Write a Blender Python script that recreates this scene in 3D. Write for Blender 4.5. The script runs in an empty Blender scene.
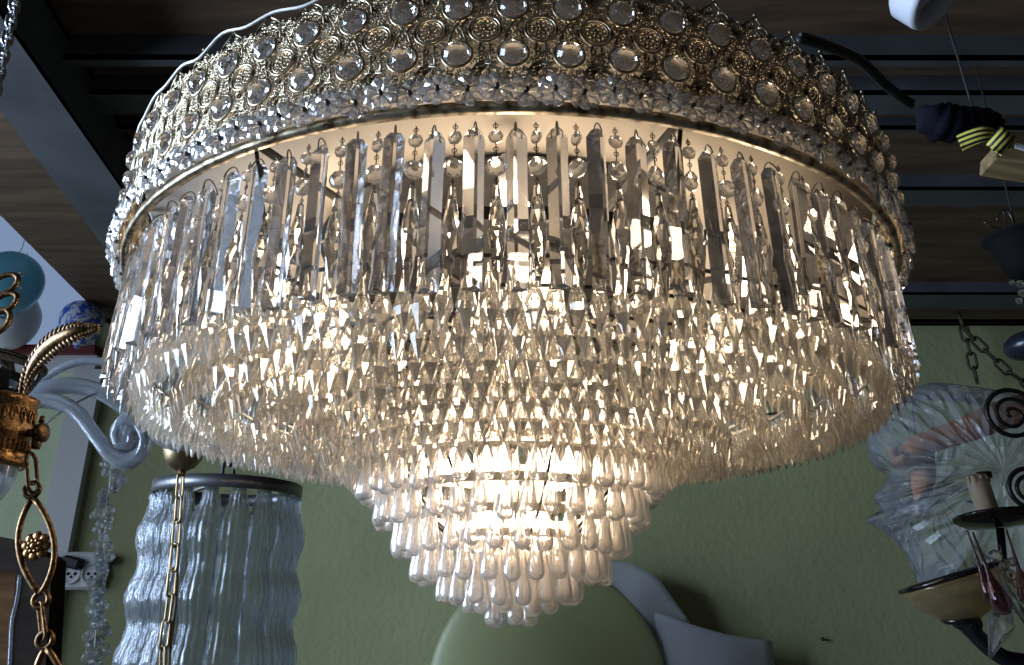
import bpy, math, random
from mathutils import Vector, Matrix

random.seed(7)
PI = math.pi
S = bpy.context.scene
COL = S.collection

# ------------------------------------------------------------------ camera
F_PX, PITCH, ROLL, YAW, CAM_D = 770.0, 0.3463, 0.0, 0.0012, 0.899
_cp, _sp = math.cos(PITCH), math.sin(PITCH)
_fh = Vector((math.sin(YAW), math.cos(YAW), 0)); _rt = Vector((math.cos(YAW), -math.sin(YAW), 0)); _z = Vector((0, 0, 1))
FWD = _fh * _cp + _z * _sp
_u0 = -_fh * _sp + _z * _cp
CR = _rt * math.cos(ROLL) - _u0 * math.sin(ROLL)
CU = _rt * math.sin(ROLL) + _u0 * math.cos(ROLL)
CAM = Vector((0, -CAM_D, 0))
cam_data = bpy.data.cameras.new('camera')
cam_data.sensor_width = 36.0
cam_data.lens = 36.0 * F_PX / 1024.0
cam_data.clip_start = 0.02
cam = bpy.data.objects.new('camera', cam_data)
COL.objects.link(cam)
M = Matrix.Identity(4)
for i in range(3):
    M[i][0], M[i][1], M[i][2], M[i][3] = CR[i], CU[i], -FWD[i], CAM[i]
cam.matrix_world = M
S.camera = cam

# ------------------------------------------------------------------ world, lights, exposure
w = bpy.data.worlds.new('sky'); S.world = w
w.use_nodes = True
bg = w.node_tree.nodes['Background']
bg.inputs[0].default_value = (0.30, 0.39, 0.58, 1)
bg.inputs[1].default_value = 0.75

def area(name, loc, target, sx, sy, power, color):
    d = bpy.data.lights.new(name, 'AREA'); d.shape = 'RECTANGLE'
    d.size, d.size_y, d.energy, d.color = sx, sy, power, color
    o = bpy.data.objects.new(name, d); COL.objects.link(o)
    o.location = loc
    o.rotation_euler = (Vector(target) - Vector(loc)).to_track_quat('-Z', 'Y').to_euler()
    return o
# daylight entering by the big window in the left wall, and the doorway behind the camera
area('window_daylight', (-2.70, -0.55, 0.45), (0, -0.45, 0.35), 1.9, 1.6, 125, (0.58, 0.75, 1.0)).data.spread = math.radians(125)
area('doorway_daylight', (-0.9, -3.0, 0.1), (0, 0, 0.2), 0.9, 1.9, 1.5, (0.85, 0.90, 1.0))
area('far_side_fill', (-2.93, 1.22, 0.30), (0, 1.22, 0.15), 1.0, 1.25, 8, (0.72, 0.84, 1.0))  # added fill in an invented opening, brightens the left wall stretch and trim

vs = S.view_settings
vs.view_transform = 'Standard'; vs.look = 'None'; vs.gamma = 1.0; vs.use_curve_mapping = False
vs.exposure = 0.0
S.cycles.max_bounces = 18
S.cycles.transmission_bounces = 16
S.cycles.glossy_bounces = 6
S.cycles.diffuse_bounces = 3
S.cycles.transparent_max_bounces = 24
S.cycles.caustics_reflective = False
S.cycles.caustics_refractive = False
S.cycles.sample_clamp_indirect = 6.0

# ------------------------------------------------------------------ helpers
def ray(x, y):
    return FWD + CR * ((x - 512) / F_PX) + CU * ((332.5 - y) / F_PX)
def px(x, y, dist):
    """the point seen at (x, y) at horizontal distance dist ahead of the viewer"""
    d = ray(x, y)
    return CAM + d * (dist / d.y)
def pz(x, y, z):
    d = ray(x, y)
    return CAM + d * (z / d.z)
def mpp(p):
    return (p - CAM).dot(FWD) / F_PX

class MB:
    def __init__(s): s.v, s.f, s.m, s.s = [], [], [], []
    def add(s, g, mat=0, M=None, smooth=False):
        v, f = g; k = len(s.v)
        s.v += [M @ Vector(p) for p in v] if M is not None else [Vector(p) for p in v]
        s.f += [tuple(i + k for i in q) for q in f]
        s.m += [mat] * len(f); s.s += [smooth] * len(f)
        return s
    def merge(s, o, M=None, matmap=None):
        k = len(s.v)
        s.v += [M @ p for p in o.v] if M is not None else [p.copy() for p in o.v]
        s.f += [tuple(i + k for i in q) for q in o.f]
        s.m += [matmap[i] if matmap else i for i in o.m]; s.s += o.s
        return s

def mesh(name, mb, mats):
    me = bpy.data.meshes.new(name)
    me.from_pydata([tuple(p) for p in mb.v], [], mb.f)
    for m in (mats if isinstance(mats, (list, tuple)) else [mats]): me.materials.append(m)
    me.polygons.foreach_set('material_index', mb.m)
    me.polygons.foreach_set('use_smooth', mb.s)
    me.update()
    return me
def obj(name, mb, mats, parent=None, Mx=None):
    o = bpy.data.objects.new(name, mesh(name, mb, mats))
    COL.objects.link(o)
    if parent is not None: o.parent = parent
    if Mx is not None: o.matrix_local = Mx
    return o
def tag(o, label=None, cat=None, group=None, kind=None):
    if label: o['label'] = label
    if cat: o['category'] = cat
    if group: o['group'] = group
    if kind: o['kind'] = kind
    return o
def thing(name, loc, label, cat, group=None, rz=0.0):
    o = bpy.data.objects.new(name, None); COL.objects.link(o)
    o.empty_display_size = 0.02
    o.location = loc; o.rotation_euler = (0, 0, rz)
    return tag(o, label, cat, group)
def clone(src, parent, Mx):
    o = src.copy(); COL.objects.link(o); o.parent = parent; o.matrix_local = Mx
    return o
def clone_tree(src, parent, Mx):
    o = clone(src, parent, Mx)
    for ch in [c for c in COL.objects if c.parent == src]:
        clone(ch, o, ch.matrix_local)
    return o
T = Matrix.Translation
def RX(a): return Matrix.Rotation(a, 4, 'X')
def RY(a): return Matrix.Rotation(a, 4, 'Y')
def RZ(a): return Matrix.Rotation(a, 4, 'Z')
def SC(x, y, z): return Matrix.Diagonal((x, y, z, 1))

def g_box(x0, x1, y0, y1, z0, z1):
    v = [(x, y, z) for z in (z0, z1) for y in (y0, y1) for x in (x0, x1)]
    f = [(0, 2, 3, 1), (4, 5, 7, 6), (0, 1, 5, 4), (2, 6, 7, 3), (0, 4, 6, 2), (1, 3, 7, 5)]
    return v, f
def g_bevel_box(x0, x1, y0, y1, z0, z1, b):
    v, f = [], []
    rings = []
    for z, i in ((z0, b), (z0 + b, 0), (z1 - b, 0), (z1, b)):
        rings.append(len(v))
        X0, X1, Y0, Y1 = x0 + i, x1 - i, y0 + i, y1 - i
        v += [(X0 + b, Y0, z), (X1 - b, Y0, z), (X1, Y0 + b, z), (X1, Y1 - b, z), (X1 - b, Y1, z), (X0 + b, Y1, z), (X0, Y1 - b, z), (X0, Y0 + b, z)]
    for a, c in zip(rings, rings[1:]):
        for k in range(8): f.append((a + k, a + (k + 1) % 8, c + (k + 1) % 8, c + k))
    f.append(tuple(reversed(range(8)))); f.append(tuple(rings[-1] + k for k in range(8)))
    return v, f
def g_lathe(prof, n=16, ph=0.0, a0=0.0, a1=2 * PI, closed_prof=False):
    full = abs(a1 - a0 - 2 * PI) < 1e-6
    v, f, idx = [], [], []
    cols = n if full else n + 1
    for r, z in prof:
        if r <= 1e-7:
            idx.append([len(v)] * cols); v.append((0, 0, z))
        else:
            row = []
            for k in range(cols):
                a = a0 + ph + (a1 - a0) * k / n
                row.append(len(v)); v.append((r * math.cos(a), r * math.sin(a), z))
            idx.append(row)
    pairs = list(zip(idx, idx[1:]))
    if closed_prof: pairs.append((idx[-1], idx[0]))
    for A, B in pairs:
        for k in range(n):
            k2 = (k + 1) % cols
            q = []
            for i in (A[k], A[k2], B[k2], B[k]):
                if i not in q: q.append(i)
            if len(q) >= 3: f.append(tuple(q))
    return v, f
def g_facet(rings, n=8, top=None, bot=None):
    """faceted gem: rings (r, z), every other ring turned by half a step, triangles between"""
    v, f = [], []
    for j, (r, z) in enumerate(rings):
        ph = (j % 2) * PI / n
        v += [(r * math.cos(ph + 2 * PI * k / n), r * math.sin(ph + 2 * PI * k / n), z) for k in range(n)]
    for j in range(len(rings) - 1):
        a, b = j * n, (j + 1) * n
        for k in range(n):
            k1 = (k + 1) % n
            if j % 2 == 0:
                f += [(a + k, b + k, a + k1), (a + k1, b + k, b + k1)]
            else:
                f += [(a + k, b + k, b + k1), (a + k, b + k1, a + k1)]
    l = (len(rings) - 1) * n
    if top is None: f.append(tuple(range(n)))
    else:
        v.append((0, 0, top)); t = len(v) - 1
        f += [(t, k, (k + 1) % n) for k in range(n)]
    if bot is None: f.append(tuple(l + k for k in reversed(range(n))))
    else:
        v.append((0, 0, bot)); t = len(v) - 1
        f += [(t, l + (k + 1) % n, l + k) for k in range(n)]
    return v, f
def g_tube(pts, r, n=8, closed=False, flat=1.0):
    pts = [Vector(p) for p in pts]; N = len(pts)
    rad = r if isinstance(r, (list, tuple)) else [r] * N
    tan = []
    for i in range(N):
        a = pts[(i - 1) % N] if (closed or i > 0) else pts[i]
        b = pts[(i + 1) % N] if (closed or i < N - 1) else pts[i]
        tan.append((b - a).normalized())
    nrm = tan[0].orthogonal().normalized()
    if abs(tan[0].z) < 0.9: nrm = (_z - tan[0] * tan[0].z).normalized()
    v, f = [], []
    for i in range(N):
        nrm = (nrm - tan[i] * nrm.dot(tan[i]))
        if nrm.length < 1e-6: nrm = tan[i].orthogonal()
        nrm.normalize()
        bi = tan[i].cross(nrm)
        for k in range(n):
            a = 2 * PI * k / n
            v.append(pts[i] + (nrm * math.cos(a) + bi * (math.sin(a) * flat)) * rad[i])
    m = N if closed else N - 1
    for i in range(m):
        j = (i + 1) % N
        for k in range(n):
            k1 = (k + 1) % n
            f.append((i * n + k, i * n + k1, j * n + k1, j * n + k))
    if not closed:
        f.append(tuple(reversed(range(n)))); f.append(tuple((N - 1) * n + k for k in range(n)))
    return v, f
def spline(pts, k=6, closed=False):
    """Catmull-Rom"""
    P = [Vector(p) for p in pts]; out = []; N = len(P)
    for i in range(N if closed else N - 1):
        p0 = P[(i - 1) % N] if (closed or i > 0) else P[0] * 2 - P[1]
        p1, p2 = P[i], P[(i + 1) % N]
        p3 = P[(i + 2) % N] if (closed or i + 2 < N) else P[-1] * 2 - P[-2]
        for j in range(k):
            t = j / k
            out.append(0.5 * ((2 * p1) + (p2 - p0) * t + (2 * p0 - 5 * p1 + 4 * p2 - p3) * t * t + (3 * p1 - p0 - 3 * p2 + p3) * t ** 3))
    if not closed: out.append(P[-1])
    return out
def g_sphere(r, n=12, m=8, sx=1, sy=1, sz=1):
    v, f = g_lathe([(r * math.sin(PI * i / m), r * math.cos(PI * i / m)) if 0 < i < m else (0, r * math.cos(PI * i / m)) for i in range(m + 1)], n)
    return [(x * sx, y * sy, z * sz) for x, y, z in v], f
def g_circle(c, r, t, n=16, m=5, ax=(Vector((1, 0, 0)), Vector((0, 0, 1)))):
    c = Vector(c)
    return g_tube([c + ax[0] * (r * math.cos(2 * PI * k / n)) + ax[1] * (r * math.sin(2 * PI * k / n)) for k in range(n)], t, m, True)
def g_link(L, W, t, n=6, m=6):
    """stadium link in the xz plane, centred at the origin"""
    r = W / 2; h = L / 2 - r; p = []
    for k in range(n + 1): a = PI * k / n; p.append((r * math.cos(a), 0, h + r * math.sin(a)))
    for k in range(n + 1): a = PI + PI * k / n; p.append((r * math.cos(a), 0, -h + r * math.sin(a)))
    return g_tube(p, t, m, True)

# ------------------------------------------------------------------ materials
def mat(name, col=(0.5, 0.5, 0.5), rough=0.5, metal=0.0, spec=0.5, emit=None, strength=0.0, trans=0.0):
    m = bpy.data.materials.new(name); m.use_nodes = True
    p = m.node_tree.nodes['Principled BSDF']
    p.inputs['Base Color'].default_value = (*col, 1)
    p.inputs['Roughness'].default_value = rough
    p.inputs['Metallic'].default_value = metal
    p.inputs['Specular IOR Level'].default_value = spec
    p.inputs['Transmission Weight'].default_value = trans
    if emit:
        p.inputs['Emission Color'].default_value = (*emit, 1)
        p.inputs['Emission Strength'].default_value = strength
    return m
def noise_mat(name, c1, c2, scale, rough=0.6, metal=0.0, bump=0.0, detail=4, stretch=(1, 1, 1), ramp=(0.35, 0.65), bscale=None, dist=0.002):
    m = mat(name, c1, rough, metal); nt = m.node_tree; N = nt.nodes; L = nt.links
    p = N['Principled BSDF']
    tc = N.new('ShaderNodeTexCoord'); mp = N.new('ShaderNodeMapping'); mp.inputs['Scale'].default_value = stretch
    L.new(tc.outputs['Object'], mp.inputs['Vector'])
    n = N.new('ShaderNodeTexNoise'); n.inputs['Scale'].default_value = scale; n.inputs['Detail'].default_value = detail
    L.new(mp.outputs[0], n.inputs['Vector'])
    r = N.new('ShaderNodeValToRGB')
    r.color_ramp.elements[0].position, r.color_ramp.elements[1].position = ramp
    r.color_ramp.elements[0].color, r.color_ramp.elements[1].color = (*c1, 1), (*c2, 1)
    L.new(n.outputs['Fac'], r.inputs[0]); L.new(r.outputs[0], p.inputs['Base Color'])
    if bump:
        b = N.new('ShaderNodeBump'); b.inputs['Strength'].default_value = bump; b.inputs['Distance'].default_value = dist
        src = n
        if bscale:
            src = N.new('ShaderNodeTexNoise'); src.inputs['Scale'].default_value = bscale; src.inputs['Detail'].default_value = 3
            L.new(mp.outputs[0], src.inputs['Vector'])
        L.new(src.outputs['Fac'], b.inputs['Height']); L.new(b.outputs[0], p.inputs['Normal'])
    return m
def crystal(name, tint=(1, 1, 1), rough=0.0, ior=1.52, clear=0.2, milky=0.1, milk=(1, 1, 1), bump=0.0, bscale=60):
    """cut glass: sharp refraction, some straight-through light, and a little scattering from dust in and on it"""
    m = bpy.data.materials.new(name); m.use_nodes = True
    nt = m.node_tree; N = nt.nodes; L = nt.links; N.clear()
    out = N.new('ShaderNodeOutputMaterial')
    g = N.new('ShaderNodeBsdfGlass'); g.inputs['Color'].default_value = (*tint, 1); g.inputs['Roughness'].default_value = rough; g.inputs['IOR'].default_value = ior
    t = N.new('ShaderNodeBsdfTransparent'); t.inputs[0].default_value = (*tint, 1)
    a = N.new('ShaderNodeMixShader'); a.inputs[0].default_value = clear
    L.new(g.outputs[0], a.inputs[1]); L.new(t.outputs[0], a.inputs[2])
    tr = N.new('ShaderNodeBsdfTranslucent'); tr.inputs[0].default_value = (*milk, 1)
    df = N.new('ShaderNodeBsdfDiffuse'); df.inputs[0].default_value = (*milk, 1)
    b = N.new('ShaderNodeMixShader'); b.inputs[0].default_value = 0.4
    L.new(tr.outputs[0], b.inputs[1]); L.new(df.outputs[0], b.inputs[2])
    c = N.new('ShaderNodeMixShader'); c.inputs[0].default_value = milky
    L.new(a.outputs[0], c.inputs[1]); L.new(b.outputs[0], c.inputs[2]); L.new(c.outputs[0], out.inputs[0])
    if bump:
        tc = N.new('ShaderNodeTexCoord'); n = N.new('ShaderNodeTexNoise'); n.inputs['Scale'].default_value = bscale
        L.new(tc.outputs['Object'], n.inputs['Vector'])
        bp = N.new('ShaderNodeBump'); bp.inputs['Strength'].default_value = bump; bp.inputs['Distance'].default_value = 0.003
        L.new(n.outputs['Fac'], bp.inputs['Height'])
        for s in (g, tr, df): L.new(bp.outputs[0], s.inputs['Normal'])
    return m

MATS = {}
G_PRISM = crystal('prism_glass', (0.97, 0.97, 0.98), clear=0.06, milky=0.02)
G_ICE = crystal('icicle_glass', (1.0, 0.978, 0.94), clear=0.16, milky=0.16, milk=(1, 0.95, 0.87))
G_SPEAR = crystal('spear_glass', (1.0, 0.985, 0.96), clear=0.05, milky=0.02)
G_TEAR = crystal('teardrop_glass', (1.0, 0.98, 0.96), clear=0.34, milky=0.22, milk=(1, 0.96, 0.92))
G_BEAD = crystal('bead_glass', (0.99, 0.98, 0.97), clear=0.12, milky=0.08)
G_ROS = crystal('rosette_glass', (0.98, 0.98, 0.98), clear=0.22, milky=0.20)
G_JEWEL = crystal('jewel_glass', (0.98, 0.97, 0.96), clear=0.0, milky=0.05)
BRASS = noise_mat('aged_brass_filigree', (0.10, 0.06, 0.026), (0.54, 0.46, 0.32), 90, rough=0.33, metal=0.93, ramp=(0.35, 0.6))
RIM = mat('brushed_rim_metal', (0.45, 0.42, 0.38), 0.35, 1.0)
CREAM = mat('cream_lacquer', (0.70, 0.61, 0.49), 0.45)
FRAME = mat('pale_frame_lacquer', (0.62, 0.55, 0.45), 0.45)
IRON = noise_mat('dark_iron', (0.015, 0.014, 0.014), (0.04, 0.035, 0.03), 40, rough=0.5, metal=0.5)
PIN = mat('pin_wire', (0.10, 0.09, 0.08), 0.35, 0.9)
BULB = mat('glowing_bulb', (1, 0.9, 0.7), 0.3, emit=(1.0, 0.81, 0.60), strength=29)
CORD_W = mat('white_cord', (0.75, 0.72, 0.66), 0.5)
BLACK = mat('black_rubber', (0.010, 0.010, 0.012), 0.55)

# ------------------------------------------------------------------ the room
def stucco(name, c1, c2):
    return noise_mat(name, c1, c2, 2.2, rough=0.8, bump=0.35, bscale=42, dist=0.010, ramp=(0.3, 0.7))
GREEN = stucco('olive_green_stucco', (0.285, 0.30, 0.145), (0.34, 0.355, 0.175))
SUNLIT_GREEN = stucco('sunlit_green_stucco', (0.62, 0.74, 0.48), (0.68, 0.80, 0.54))  # the wall's green raised in colour to stand for sunlight falling on it
WOOD = noise_mat('brown_ceiling_boards', (0.060, 0.034, 0.018), (0.125, 0.074, 0.042), 3.0, rough=0.6, stretch=(1.2, 9, 1), bump=0.1)
STEEL = noise_mat('dark_steel_beam', (0.055, 0.058, 0.065), (0.085, 0.09, 0.10), 6, rough=0.5, metal=0.2)
FLOORM = noise_mat('grey_floor', (0.09, 0.08, 0.07), (0.13, 0.115, 0.10), 3, rough=0.6)
WHITE_P = mat('white_paint', (0.72, 0.74, 0.76), 0.5)
DARKWALL = mat('dim_plaster', (0.09, 0.075, 0.06), 0.8)
RED_P = mat('dark_red_paint', (0.16, 0.02, 0.025), 0.5)

WALL_D = 3.10                       # distance from the viewer to the back wall
WY = CAM.y + WALL_D
ZC, ZHI, ZF = 1.15, 2.3, -1.5
def structure(name, g, m, smooth=False):
    o = obj(name, MB().add(g, 0, None, smooth), m)
    o['kind'] = 'structure'
    return o
XL = -2.95
win_l, win_r = px(-70, 300, WALL_D).x, px(97, 340, WALL_D).x
win_b = px(50, 349, WALL_D).z
# back wall: the olive stretch, the lower stretch under the window (sunlight painted in as brighter green), and the piece left of the window
trim_top = px(99, 385, WALL_D); 
tx = trim_top.x
mb = MB().add(g_box(tx, 3.2, WY, WY + 0.12, ZF, ZC + 0.06)).add(g_box(win_r, tx, WY, WY + 0.12, win_b, ZHI))
mb.add(g_box(tx, 3.2, WY + 0.001, WY + 0.12, ZC + 0.06, ZHI))
structure('wall_back', (mb.v, mb.f), GREEN)
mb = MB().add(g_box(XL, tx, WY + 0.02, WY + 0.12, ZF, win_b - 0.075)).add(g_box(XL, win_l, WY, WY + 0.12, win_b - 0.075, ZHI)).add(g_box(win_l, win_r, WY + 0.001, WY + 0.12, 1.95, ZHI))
structure('wall_back_left', (mb.v, mb.f), SUNLIT_GREEN)
structure('floor', g_box(XL - .1, 3.3, -3.2, WY + 0.12, ZF - 0.1, ZF), FLOORM)
# left wall with a large window opening towards the viewer's side, and an added far one for the fill light
mb = MB().add(g_box(XL - .12, XL, -3.2, -1.5, ZF, ZHI)).add(g_box(XL - .12, XL, 0.4, 0.70, ZF, ZHI)).add(g_box(XL - .12, XL, 1.74, WY, ZF, ZHI)).add(g_box(XL - .12, XL, 0.70, 1.74, ZF, -0.34)).add(g_box(XL - .12, XL, 0.70, 1.74, 0.95, ZHI)).add(g_box(XL - .12, XL, -1.5, 0.4, ZF, -0.4)).add(g_box(XL - .12, XL, -1.5, 0.4, 1.3, ZHI))
structure('wall_left', (mb.v, mb.f), WHITE_P)
structure('wall_right', g_box(3.2, 3.32, -3.2, WY, ZF, ZHI), DARKWALL)
structure('wall_front', g_box(XL, 3.2, -3.32, -3.2, ZF, ZHI), DARKWALL)
# ceiling boards end along a skewed edge; beyond it the ceiling is higher
e0, e1 = pz(0, 215, ZC), pz(100, 315, ZC)
ed = (e1 - e0) / (e1.y - e0.y)
def edge_x(y): return e0.x + ed.x * (y - e0.y)
def g_slab(pts, z0, z1):
    n = len(pts)
    v = [(x, y, z0) for x, y in pts] + [(x, y, z1) for x, y in pts]
    f = [tuple(reversed(range(n))), tuple(range(n, 2 * n))] + [(k, (k + 1) % n, n + (k + 1) % n, n + k) for k in range(n)]
    return v, f
# individual tongue boards along x, with narrow gaps
mb = MB(); y = -3.2; bw = 0.185
while y < WY:
    y1 = min(y + bw, WY)
    mb.add(g_slab([(edge_x(y), y + .003), (3.2, y + .003), (3.2, y1 - .003), (edge_x(y1), y1 - .003)], ZC, ZC + 0.03))
    y = y1
mb.add(g_slab([(edge_x(-3.2), -3.2), (3.2, -3.2), (3.2, WY), (edge_x(WY), WY)], ZC + 0.03, ZC + 0.06))
structure('ceiling', (mb.v, mb.f), WOOD)
mb = MB().add(g_box(XL, 3.2, -3.2, WY, ZHI, ZHI + 0.1))
structure('ceiling_high', (mb.v, mb.f), WHITE_P)
# window in the back wall, far left
mb = MB()
for a, b, c, d in ((win_l, win_l + .04, win_b, 1.95), (win_r - .03, win_r, win_b, 1.95), (win_l, win_r, 1.91, 1.95)):
    mb.add(g_box(a, b, WY - 0.015, WY + 0.05, c, d))
structure('window_1', (mb.v, mb.f), WHITE_P)
pane = mat('window_pane_glass', (0.9, 0.95, 1), 0.0, trans=1.0); pane.node_tree.nodes['Principled BSDF'].inputs['IOR'].default_value = 1.05
p = obj('window_pane', MB().add(g_box(win_l + .04, win_r - .03, WY + .02, WY + .026, win_b, 1.91)), pane, bpy.data.objects['window_1'])
structure('trim_1', g_box(win_l - .05, win_r + .03, WY - 0.06, WY + 0.02, win_b - 0.038, win_b), RED_P)
structure('trim_2', g_box(win_l - .05, win_r + .03, WY - 0.03, WY + 0.02, win_b - 0.10, win_b - 0.038), WHITE_P)
structure('trim_3', g_box(tx - 0.10, tx + .02, WY - 0.035, WY + 0.03, ZF, win_b - 0.10), WHITE_P)
# steel cross beams under the boards, from the long beam to the right
zb = 1.0
A0, A1 = pz(0, 110, zb), pz(110, 255, zb)
def lbx(y): return A0.x + (A1.x - A0.x) * (y - A0.y) / (A1.y - A0.y)
for nm, ft, us, ue, dz in (('beam_1', 26, 58, 66, .06), ('beam_2', 80, 93, 114, .05), ('beam_3', 116, 128, 131, .03), ('beam_4', 176, 189, 206, .05), ('beam_5', 284, 294, 309, .05)):
    zb = ZC - dz
    a = pz(960, us, zb); b = pz(960, ue, zb)
    h = px(960, ft, a.y - CAM.y).z
    x0 = lbx(a.y) + 0.06
    mb = MB().add(g_box(x0, 3.2, a.y, b.y + 0.004, zb, zb + 0.008)).add(g_box(x0, 3.2, a.y, a.y + 0.008, zb, min(h, ZC)))
    if h < ZC: mb.add(g_box(x0, 3.2, a.y + 0.002, b.y, min(h, ZC) - 0.004, ZC))
    structure(nm, (mb.v, mb.f), STEEL)
a = px(960, 319, WALL_D - 0.08)
structure('beam_wall_plate', g_box(tx, 3.2, WY - 0.08, WY, a.z, ZC), WOOD)
# the long steel beam running away on the left: wide underside, dark web to the right
zb = 1.0
A0, A1 = pz(0, 110, zb), pz(110, 255, zb); B0, B1 = pz(13, 34, zb), pz(113, 177, zb)
def lin(p, q, y): return p.x + (q.x - p.x) * (y - p.y) / (q.y - p.y)
ys, ye = -3.2, WY
mb = MB()
la, lb, ra, rb = lin(A0, A1, ys), lin(A0, A1, ye), lin(B0, B1, ys), lin(B0, B1, ye)
def skew(o0, o1, z0, z1):
    return g_slab([(la + (ra - la) * o0, ys), (la + (ra - la) * o1, ys), (lb + (rb - lb) * o1, ye), (lb + (rb - lb) * o0, ye)], z0, z1)
mb.add(skew(0, 1, zb, zb + .012)).add(skew(.82, 1.0, zb + .01, ZC)).add(skew(0.0, 1.0, ZC - .012, ZC))
structure('beam_long', (mb.v, mb.f), STEEL)

# ------------------------------------------------------------------ THE CRYSTAL CHANDELIER
R0 = 0.443
ch = thing('crystal_chandelier', (0, 0, 0), 'huge lit tiered crystal chandelier with a jewelled filigree crown, filling the middle', 'chandelier')

def spot(r, a, z):                     # hanging frame at azimuth a: local -y looks outwards
    return T((r * math.cos(a), r * math.sin(a), z)) @ RZ(a + PI / 2)
def nearness(r, a, z):
    p = Vector((r * math.cos(a), r * math.sin(a), z))
    d = (p - CAM).length
    facing = -(p.x * 0 + math.sin(a))   # 1 at the front
    return facing * 0.6 - d
def jig(deg=8, tilt=1.5):
    return RZ(math.radians(random.uniform(-deg, deg))) @ RX(math.radians(random.uniform(-tilt, tilt))) @ RY(math.radians(random.uniform(-tilt, tilt)))

def place(proto_mb, name, rest_name, mats, spots, limit=100, sub=None):
    """the `limit` that show largest become parts of their own, the others one stuff part"""
    spots = sorted(spots, key=lambda s: -s[0])
    first = None
    rest = MB()
    for i, (k, Mx) in enumerate(spots):
        if i < limit:
            if first is None:
                first = obj(name, proto_mb, mats, ch, Mx)
                if sub: obj(sub[0], sub[1], sub[2], first)
                kids = [c for c in COL.objects if c.parent == first]
            else:
                c = clone(first, ch, Mx)
                for q in kids: clone(q, c, q.matrix_local)
        else:
            rest.merge(proto_mb, Mx)
            if sub: rest.merge(sub[1], Mx, [1])
    if rest.v:
        o = obj(rest_name, rest, (list(mats) if isinstance(mats, list) else [mats]) + ([sub[2]] if sub else []), ch)
        o['kind'] = 'stuff'

# --- filigree crown
NP = 68
ZB = 0.349                             # foot of the crown
pw = 2 * PI * R0 / NP
def bend(u, v, wd=0.0):
    a = u / R0
    return Vector(((R0 + wd) * math.sin(a), -(R0 + wd) * math.cos(a) + R0, v))
fil = MB()
def wire(uv, t, n=4, closed=False, wd=0.0):
    fil.add(g_tube([bend(u, v, wd) for u, v in uv], t, n, closed), 0, None, True)
def ring(u, v, r, t, k=14, n=5, wd=0.0):
    wire([(u + r * math.cos(2 * PI * i / k), v + r * math.sin(2 * PI * i / k)) for i in range(k)], t, n, True, wd)
def curl(u, v, r, a0, turns, t=.0008, k=16, mirror=False, shrink=.8):
    pts = []
    for i in range(k + 1):
        s = i / k; rr = r * (1 - shrink * s); a = a0 + turns * 2 * PI * s
        pts.append((u + rr * math.cos(a), v + rr * math.sin(a)))
    wire(pts, t)
    if mirror: wire([(-x, y) for x, y in pts], t)
def bead(u, v, r, wd=0.0):
    fil.add(g_sphere(r, 5, 4), 0, T(bend(u, v, wd)), True)
J1, J2, MED = .031, .073, .052
for jv in (J1, J2):
    ring(0, jv, .0112, .0014, 18, 6)
    ring(0, jv, .0098, .0009, 16, 4, -.002)
    for i in range(18):
        a = 2 * PI * i / 18
        bead(.0136 * math.cos(a), jv + .0136 * math.sin(a), .0010)
h = pw / 2
# pierced medallion between two columns of jewels (drawn whole at the panel's right edge)
ring(h, MED, .0118, .0011, 18, 5, .001)
ring(h, MED, .0095, .0007, 16, 4, .001)
for i in range(20):
    a = 2 * PI * i / 20
    bead(h + .0135 * math.cos(a), MED + .0135 * math.sin(a), .0009)
bead(h, MED, .0016, .001)
for rr, c in ((.0034, 6), (.0068, 12)):
    for i in range(c):
        a = 2 * PI * i / c + (.26 if c == 12 else 0)
        ring(h + rr * math.cos(a), MED + rr * math.sin(a), .0016, .0006, 7, 4, .0005)
# scrolls around
for sgn in (1, -1):
    for (u, v, r, a0, tn) in ((.0150, .0135, .0046, 0.5, 1.4), (.0068, .0105, .0040, 2.6, -1.3), (.0185, .0300, .0034, -1.2, 1.2), (.0185, .0740, .0036, 1.2, -1.3),
                              (.0160, .0845, .0042, -2.2, 1.4), (.0165, .0640, .0022, 0, 1.2), (.0075, .0520, .0030, 3.4, 1.3), (.0125, .0455, .0020, 1, -1.2), (.0125, .0590, .0020, 2, 1.2)):
        pts = []
        for i in range(15):
            s = i / 14; rr = r * (1 - .78 * s); a = a0 + tn * 2 * PI * s
            pts.append((sgn * (u + rr * math.cos(a)), v + rr * math.sin(a)))
        wire(pts, .00085)
        bead(pts[-1][0], pts[-1][1], .0011)
    # arch and side finials over the upper jewel
    wire([(sgn * x, y) for x, y in ((.0208, .0900), (.0165, .0925), (.0130, .0885), (.0118, .0955), (.0070, .0995), (.0035, .1020), (0, .1075))], .0011)
    wire([(sgn * x, y) for x, y in ((.0150, .0770), (.0135, .0860), (.0085, .0915), (.0025, .0935))], .0010)
    curl(sgn * .0055, .0965, .0030, PI / 2, 1.1 * sgn, .0008, 12)
    # drooping leaves at the foot
    wire([(sgn * x, y) for x, y in ((.0208, .0215), (.0150, .0215), (.0110, .0165), (.0100, .0060), (.0040, .0030))], .0010)
    wire([(sgn * x, y) for x, y in ((.0205, .0180), (.0172, .0150), (.0195, .0070))], .0009)
    wire([(sgn * x, y) for x, y in ((.0160, .0225), (.0170, .0400))], .0009)
    wire([(sgn * x, y) for x, y in ((.0075, .0625), (.0020, .0560), (.0075, .0400))], .0010)
ring(0, .052, .0030, .0008, 9, 4); bead(0, .052, .0014)
for v in (.0445, .0600): ring(0, v, .0018, .0007, 7, 4)
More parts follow.
